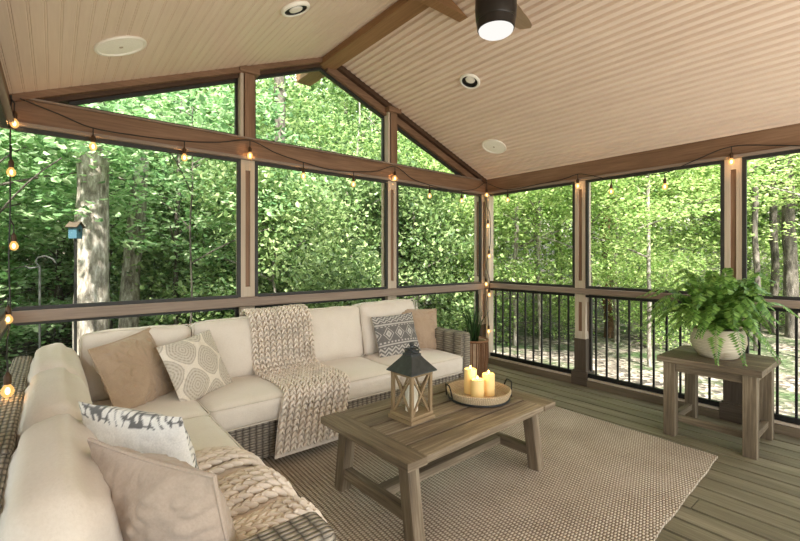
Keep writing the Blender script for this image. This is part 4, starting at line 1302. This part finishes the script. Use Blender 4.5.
# ------------------------------------------------------------------ FERN
fx, fy = -0.45, -2.69
fern = empty('potted_fern', (fx, fy, STH), 0, 'bushy green Boston fern in a cream woven pot on the side table', 'plant')
M['pot'] = basket('cream woven pot', sRGB(226, 216, 192), sRGB(168, 152, 124), 0.30, 0.012, 0.002)
mb = MB(); mb.lathe([(0, 0.0), (0.11, 0.0), (0.125, 0.006), (0.165, 0.06), (0.182, 0.12), (0.178, 0.18), (0.162, 0.22), (0.150, 0.225), (0.145, 0.20), (0, 0.195)], n=40); mb.build('pot', M['pot'], fern, smooth=True)
M['soil'] = plain('soil', sRGB(50, 38, 28), 0.95, 0, 40, 0.3)
mb = MB(); mb.lathe([(0, 0.205), (0.146, 0.203), (0.146, 0.197), (0, 0.197)], n=24); mb.build('soil', M['soil'], fern)
M['fern'] = leaf_mat('fern leaflets', sRGB(56, 94, 36), sRGB(98, 142, 58), sRGB(156, 192, 96), 0.35)
rgf = np.random.default_rng(31)
def frond(az, reach, rise, fall, ln_scale, seed):
    rg_ = np.random.default_rng(seed)
    n = 44
    ts = np.linspace(0, 1, n)
    h = np.array([math.cos(az), math.sin(az)])
    side = rg_.normal(0, 0.06)
    P = []
    for t in ts:
        r = 0.03 + reach * (t ** 0.9)
        z = 0.21 + rise * math.sin(min(1, t * 1.15) * PI * 0.62) - fall * t ** 2.2
        lat = side * t * t
        P.append((h[0] * r - h[1] * lat, h[1] * r + h[0] * lat, z))
    P = np.array(P)
    V = []; F = []
    T = np.gradient(P, axis=0); T /= np.linalg.norm(T, axis=1)[:, None]
    vi = 0
    for i in range(3, n):
        t = ts[i]
        Lf = ln_scale * (math.sin(min(1, t * 1.25 + 0.12) * PI) ** 0.6 if t < 0.7 else max(0.12, (1 - t) / 0.3 * 0.9)) * 0.070 + 0.008
        sd = np.cross(T[i], (0, 0, 1)); sd /= (np.linalg.norm(sd) + 1e-9)
        up = np.cross(sd, T[i])
        for sg in (-1, 1):
            d = sd * sg * 0.93 + T[i] * 0.32 - up * (0.25 + 0.2 * rg_.random())
            d /= np.linalg.norm(d)
            wv = T[i] * 0.0088
            b = P[i]
            V += [b - wv * 0.8, b + d * Lf * 0.55 - wv, b + d * Lf, b + d * Lf * 0.5 + wv]
            F.append((vi, vi + 1, vi + 2, vi + 3)); vi += 4
    # rachis as a thin strip tube
    for i in range(n - 1):
        sd = np.cross(T[i], (0, 0, 1)); sd /= (np.linalg.norm(sd) + 1e-9); up = np.cross(sd, T[i]); r = 0.0028 * (1 - 0.7 * ts[i])
        for q in range(3):
            a0, a1 = q * 2 * PI / 3, (q + 1) * 2 * PI / 3
            f0 = sd * math.cos(a0) + up * math.sin(a0); f1 = sd * math.cos(a1) + up * math.sin(a1)
            V += [P[i] + f0 * r, P[i] + f1 * r, P[i + 1] + f1 * r, P[i + 1] + f0 * r]; F.append((vi, vi + 1, vi + 2, vi + 3)); vi += 4
    return np.array(V), np.array(F)
for k in range(99):
    az = k * 2.399963 + rgf.normal(0, 0.15)
    ring = rgf.random()
    if ring < 0.36: a = (rgf.uniform(0.12, 0.34), rgf.uniform(0.34, 0.50), rgf.uniform(0.0, 0.10))
    elif ring < 0.90: a = (rgf.uniform(0.34, 0.52), rgf.uniform(0.22, 0.38), rgf.uniform(0.10, 0.30))
    else: a = (rgf.uniform(0.26, 0.40), rgf.uniform(0.14, 0.22), rgf.uniform(0.24, 0.38))
    V, F = frond(az, a[0] * (0.78 if math.cos(az) > 0.4 else 1.0), a[1], a[2], rgf.uniform(0.8, 1.1), 100 + k)
    np_mesh('frond', V, F, M['fern'], fern, smooth=False)

# ------------------------------------------------------------------ WICKER PLANTER with tall blades
px_, py_ = -0.66, -0.36
plt = empty('wicker_planter', (px_, py_, 0), 0, 'round planter of upright driftwood sticks holding tall dark blades in the corner', 'planter')
M['stick'] = wood('driftwood sticks', sRGB(96, 66, 44), sRGB(136, 98, 68), sRGB(176, 136, 100), 0.8, bumpy=0.5)
M['liner'] = plain('pale liner', sRGB(186, 160, 130), 0.8, 0, 12, 0.15)
mb = MB(); mb.lathe([(0, 0.0), (0.125, 0.0), (0.150, 0.10), (0.168, 0.26), (0.165, 0.40), (0.158, 0.435), (0.14, 0.435), (0.14, 0.40), (0, 0.39)], n=32); mb.build('liner', M['liner'], plt, smooth=True)
rp = random.Random(9)
mb = MB()
for k in range(46):
    a = 2 * PI * k / 46 + rp.uniform(-.03, .03); P = []
    for (r, z) in ((0.132, 0.0), (0.157, 0.10), (0.175, 0.26), (0.172, 0.40), (0.165, 0.44)):
        aa = a + 0.05 * mnoise.noise(Vector((k, z * 8, 0)))
        P.append((r * math.cos(aa), r * math.sin(aa), z))
    if rp.random() < 0.8: mb.tube(P, rp.uniform(0.006, 0.010), 6)
mb.build('stick_wall', M['stick'], plt, smooth=True)
for z, r in ((0.435, 0.172), (0.03, 0.142)):
    mb = MB(); mb.tube([(r * math.cos(t), r * math.sin(t), z) for t in [2 * PI * q / 40 for q in range(40)]], 0.014, 8, closed=True); mb.build('rim_band', M['stick'], plt, smooth=True)
M['blade'] = leaf_mat('dark grass blades', sRGB(30, 52, 24), sRGB(48, 78, 36), sRGB(78, 112, 54), 0.2)
V = []; F = []; vi = 0
rb = np.random.default_rng(4)
for k in range(70):
    a = rb.uniform(0, 2 * PI); r0 = rb.uniform(0, 0.06); ht = rb.uniform(0.28, 0.50); ln_ = rb.uniform(0.02, 0.16)
    wd = rb.uniform(0.006, 0.012)
    for q in range(6):
        t0, t1 = q / 6, (q + 1) / 6
        def pt(t):
            r = r0 + ln_ * t ** 2; return np.array([r * math.cos(a), r * math.sin(a), 0.39 + ht * t - 0.05 * t ** 3])
        sd = np.array([-math.sin(a + 0.6), math.cos(a + 0.6), 0])
        V += [pt(t0) - sd * wd * (1 - t0 * .8), pt(t0) + sd * wd * (1 - t0 * .8), pt(t1) + sd * wd * (1 - t1 * .8), pt(t1) - sd * wd * (1 - t1 * .8)]
        F.append((vi, vi + 1, vi + 2, vi + 3)); vi += 4
np_mesh('grass_blades', np.array(V), np.array(F), M['blade'], plt, smooth=False)

# ------------------------------------------------------------------ CEILING FITTINGS
def slope_frame(x, y):
    z = zc(x); s = (RZ - ZL) / (RX - XL) if x < RX else (RZ - ZR) / (RX - XR)
    n = Vector((s, 0, -1)).normalized()                # into the room
    return Vector((x, y, z)), n
def disc_thing(name, x, y, label, cat, group):
    p, n = slope_frame(x, y)
    e = empty(name, p, 0, label, cat, group)
    e.rotation_euler = n.to_track_quat('Z', 'Y').to_euler()
    return e
M['grille'] = plain('off white speaker grille', sRGB(246, 240, 228), 0.6, 0, 300, 0.12)
for x, y, lb in ((-4.19, -0.71, 'round white speaker grille on the left ceiling slope'), (-0.59, -0.615, 'round white speaker grille on the right ceiling slope near the corner')):
    e = disc_thing('ceiling_speaker', x, y, lb, 'speaker', 'ceiling speakers')
    mb = MB(); mb.lathe([(0.135, -0.006), (0.142, 0.006), (0.138, 0.014), (0.126, 0.014), (0.122, 0.008), (0.12, -0.006)], n=40); mb.build('rim', M['white'], e, smooth=True)
    mb = MB(); mb.lathe([(0, 0.012), (0.09, 0.011), (0.125, 0.007), (0.125, -0.004), (0, -0.004)], n=40); mb.build('grille', M['grille'], e, smooth=True)
    mb = MB(); mb.lathe([(0, 0.0145), (0.010, 0.0145), (0.012, 0.010), (0, 0.010)], n=16); mb.build('badge', M['taupe'], e, smooth=True)
for x, y, lb in ((-3.285, -1.13, 'round recessed downlight on the left ceiling slope'), (-1.512, -1.062, 'round recessed downlight on the right ceiling slope')):
    e = disc_thing('recessed_light', x, y, lb, 'light', 'recessed downlights')
    mb = MB(); mb.lathe([(0.072, 0.0), (0.096, 0.0), (0.098, 0.008), (0.092, 0.020), (0.080, 0.022), (0.074, 0.016)], n=40); mb.build('trim_ring', M['white'], e, smooth=True)
    mb = MB(); mb.lathe([(0.076, 0.018), (0.070, 0.006), (0.0, 0.004)], n=32); mb.build('dark_baffle', M['black'], e, smooth=True)
    mb = MB(); mb.lathe([(0, 0.016), (0.030, 0.015), (0.042, 0.011), (0.045, 0.005), (0, 0.003)], n=32); lo = mb.build('lamp', M['white'], e, smooth=True)
    lo.location = (0.014, 0.012, 0)
# fan
M['fan'] = plain('dark bronze', sRGB(46, 42, 38), 0.35, 0.6)
M['fanblade'] = wood('taupe fan blade', sRGB(140, 116, 92), sRGB(156, 132, 108), sRGB(170, 146, 120), 0.5)
fan = empty('ceiling_fan', (-2.39, -2.04, 2.775), 0, 'dark bronze ceiling fan with a white light hanging from the ridge beam', 'ceiling fan')
mb = MB(); mb.lathe([(0, 0.0), (0.085, 0.004), (0.102, 0.016), (0.106, 0.032), (0.0, 0.032)], n=40)
M['diff'] = emit('fan light diffuser', (1.0, 0.97, 0.92, 1), 0.85)
mb.build('light_diffuser', M['diff'], fan, smooth=True)
mb = MB(); mb.lathe([(0.106, 0.026), (0.112, 0.03), (0.118, 0.07), (0.119, 0.075), (0.116, 0.08), (0.122, 0.09), (0.126, 0.16), (0.124, 0.23), (0.11, 0.28), (0.06, 0.31), (0.03, 0.325), (0, 0.325)], n=40); mb.build('motor_housing', M['fan'], fan, smooth=True, angle=30)
mb = MB(); mb.cyl((0, 0, 0.31), (0, 0, 0.50), 0.014, n=14); mb.lathe([(0.0, 0.475), (0.055, 0.48), (0.065, 0.505), (0.065, 0.530), (0, 0.530)], n=24); mb.build('downrod', M['fan'], fan, smooth=True, angle=30)
for k in range(3):
    a = math.radians(16 + 120 * k)
    R = Matrix.Rotation(a, 3, 'Z')
    mb = MB(); mb.box(R @ Vector((0.155, 0, 0.28)), (0.12, 0.03, 0.008), R); mb.build('blade_bracket', M['fan'], fan)
    V = []
    for (r, hw) in ((0.17, 0.045), (0.25, 0.06), (0.42, 0.065), (0.52, 0.06), (0.56, 0.04)):
        for q in (-1, 1):
            for z in (0, 0.007): V.append(R @ Vector((r, q * hw, 0.284 + z + q * hw * 0.18)))
    F = []
    for i in range(4):
        b = i * 4; F += [(b, b + 4, b + 6, b + 2), (b + 1, b + 3, b + 7, b + 5), (b, b + 1, b + 5, b + 4), (b + 2, b + 6, b + 7, b + 3)]
    F += [(0, 2, 3, 1), (16, 17, 19, 18)]
    mb = MB(); mb.add(V, F); mb.build('blade', M['fanblade'], fan)

# ------------------------------------------------------------------ STRING LIGHTS
M['cord'] = plain('black cord', sRGB(30, 26, 22), 0.6)
M['socket'] = plain('bronze socket', sRGB(70, 48, 28), 0.5, 0.4)
_bulb = MB(); _bulb.lathe([(0, -0.062), (0.010, -0.060), (0.020, -0.050), (0.024, -0.036), (0.020, -0.020), (0.011, -0.008), (0.010, 0.0)], n=14)
_sock = MB(); _sock.lathe([(0.0, -0.004), (0.013, -0.004), (0.014, 0.002), (0.014, 0.032), (0.008, 0.042), (0.004, 0.05), (0, 0.05)], n=12)
_fil = MB(); _fil.ellipsoid((0, 0, -0.034), (0.009, 0.009, 0.017))
_first = [None]
def string(name_label, cords, bulbs, watt=1.6):
    e = empty('string_lights', bulbs[0], 0, name_label, 'string lights', 'warm white string lights')
    o0 = Vector(bulbs[0])
    mb = MB()
    for c in cords: mb.tube([Vector(p) - o0 for p in smooth_path(c)], 0.0045, 6)
    for b in bulbs: mb.tube([Vector(b) - o0 + Vector((0, 0, 0.045)), Vector(b) - o0 + Vector((0, 0, 0.095))], 0.004, 6)
    mb.build('cord', M['cord'], e, smooth=True)
    for b in bulbs:
        if _first[0] is None:
            bo = _bulb.build('bulb', M['bulb'], e, smooth=True, angle=180); so = _sock.build('socket', M['socket'], bo, smooth=True); fo = _fil.build('filament', M['filament'], bo, smooth=True); _first[0] = (bo, so, fo)
        else:
            bo = _first[0][0].copy(); COL.objects.link(bo); bo.parent = e; so = _first[0][1].copy(); COL.objects.link(so); so.parent = bo; fo = _first[0][2].copy(); COL.objects.link(fo); fo.parent = bo
        bo.location = Vector(b) - o0
        ld = bpy.data.lights.new('bulb light', 'POINT'); ld.energy = watt * 1.0; ld.color = (1, 0.52, 0.18); ld.shadow_soft_size = 0.012
        lo = bpy.data.objects.new('bulb_light', ld); COL.objects.link(lo); lo.parent = bo; lo.location = (0, 0, -0.036)
YS = -0.045
bb = [(-4.28, YS, 2.21), (-3.70, YS, 2.22), (-3.185, YS, 2.315), (-2.685, YS, 2.20), (-2.13, YS, 2.185), (-1.588, YS, 2.31), (-1.065, YS, 2.165), (-0.51, YS, 2.155)]
def hang(b): return (b[0], b[1], b[2] + 0.095)
string('string lights draped along the beam of the back gable wall', [[(-4.66, YS, 2.42), (-4.46, YS, 2.36), hang(bb[0]), (-4.0, YS, 2.30), hang(bb[1]), (-3.45, YS, 2.35), hang(bb[2]), (-2.95, YS, 2.34), hang(bb[3]), (-2.4, YS, 2.265), hang(bb[4]), (-1.85, YS, 2.32), hang(bb[5]), (-1.33, YS, 2.30), hang(bb[6]), (-0.8, YS, 2.24), hang(bb[7]), (-0.25, YS, 2.30), (-0.07, YS, 2.40)]], bb)
lb = [(-4.685, -0.06, 2.285), (-4.70, -0.06, 1.975), (-4.688, -0.06, 1.51), (-4.705, -0.22, 1.065), (-4.65, -1.15, 0.85)]
string('string lights hanging straight down in the left corner', [[(-4.70, -0.05, 2.43), (-4.705, -0.06, 2.1), (-4.705, -0.06, 1.7), (-4.71, -0.07, 1.4), (-4.705, -0.07, 1.15), (-4.70, -0.12, 1.02), (-4.695, -0.45, 0.93), (-4.67, -0.85, 0.90), (-4.65, -1.15, 0.945)]] + [[hang(b), (-4.70, -0.06, b[2] + 0.12), (-4.705, -0.06, b[2] + 0.14)] for b in lb[:3]], lb, 1.2)
cb = [(-0.075, -0.09, 2.265), (-0.06, -0.10, 1.86), (-0.05, -0.11, 1.46), (-0.085, -0.09, 1.09), (-0.055, -0.115, 0.95), (-0.06, -0.11, 0.47)]
string('string lights wrapped down the back right corner post', [[(-0.07, -0.09, 2.40), (-0.08, -0.09, 2.1), (-0.05, -0.12, 1.97), (-0.04, -0.12, 1.6), (-0.08, -0.09, 1.3), (-0.05, -0.12, 1.08), (-0.075, -0.09, 0.8), (-0.06, -0.11, 0.56)]], cb)
XS = -0.045
rb_ = [(XS, -0.40, 2.17), (XS, -1.325, 2.225), (XS, -1.685, 2.12), (XS, -2.18, 2.105), (XS, -2.685, 2.25), (XS, -3.3, 2.12)]
string('string lights draped along the beam of the right wall', [[(-0.06, -0.10, 2.38), hang(rb_[0]), (XS, -0.85, 2.275), (XS, -1.15, 2.29), hang(rb_[1]), (XS, -1.45, 2.29), hang(rb_[2]), (XS, -1.95, 2.21), hang(rb_[3]), (XS, -2.42, 2.275), hang(rb_[4]), (XS, -3.0, 2.29), hang(rb_[5])]], rb_)
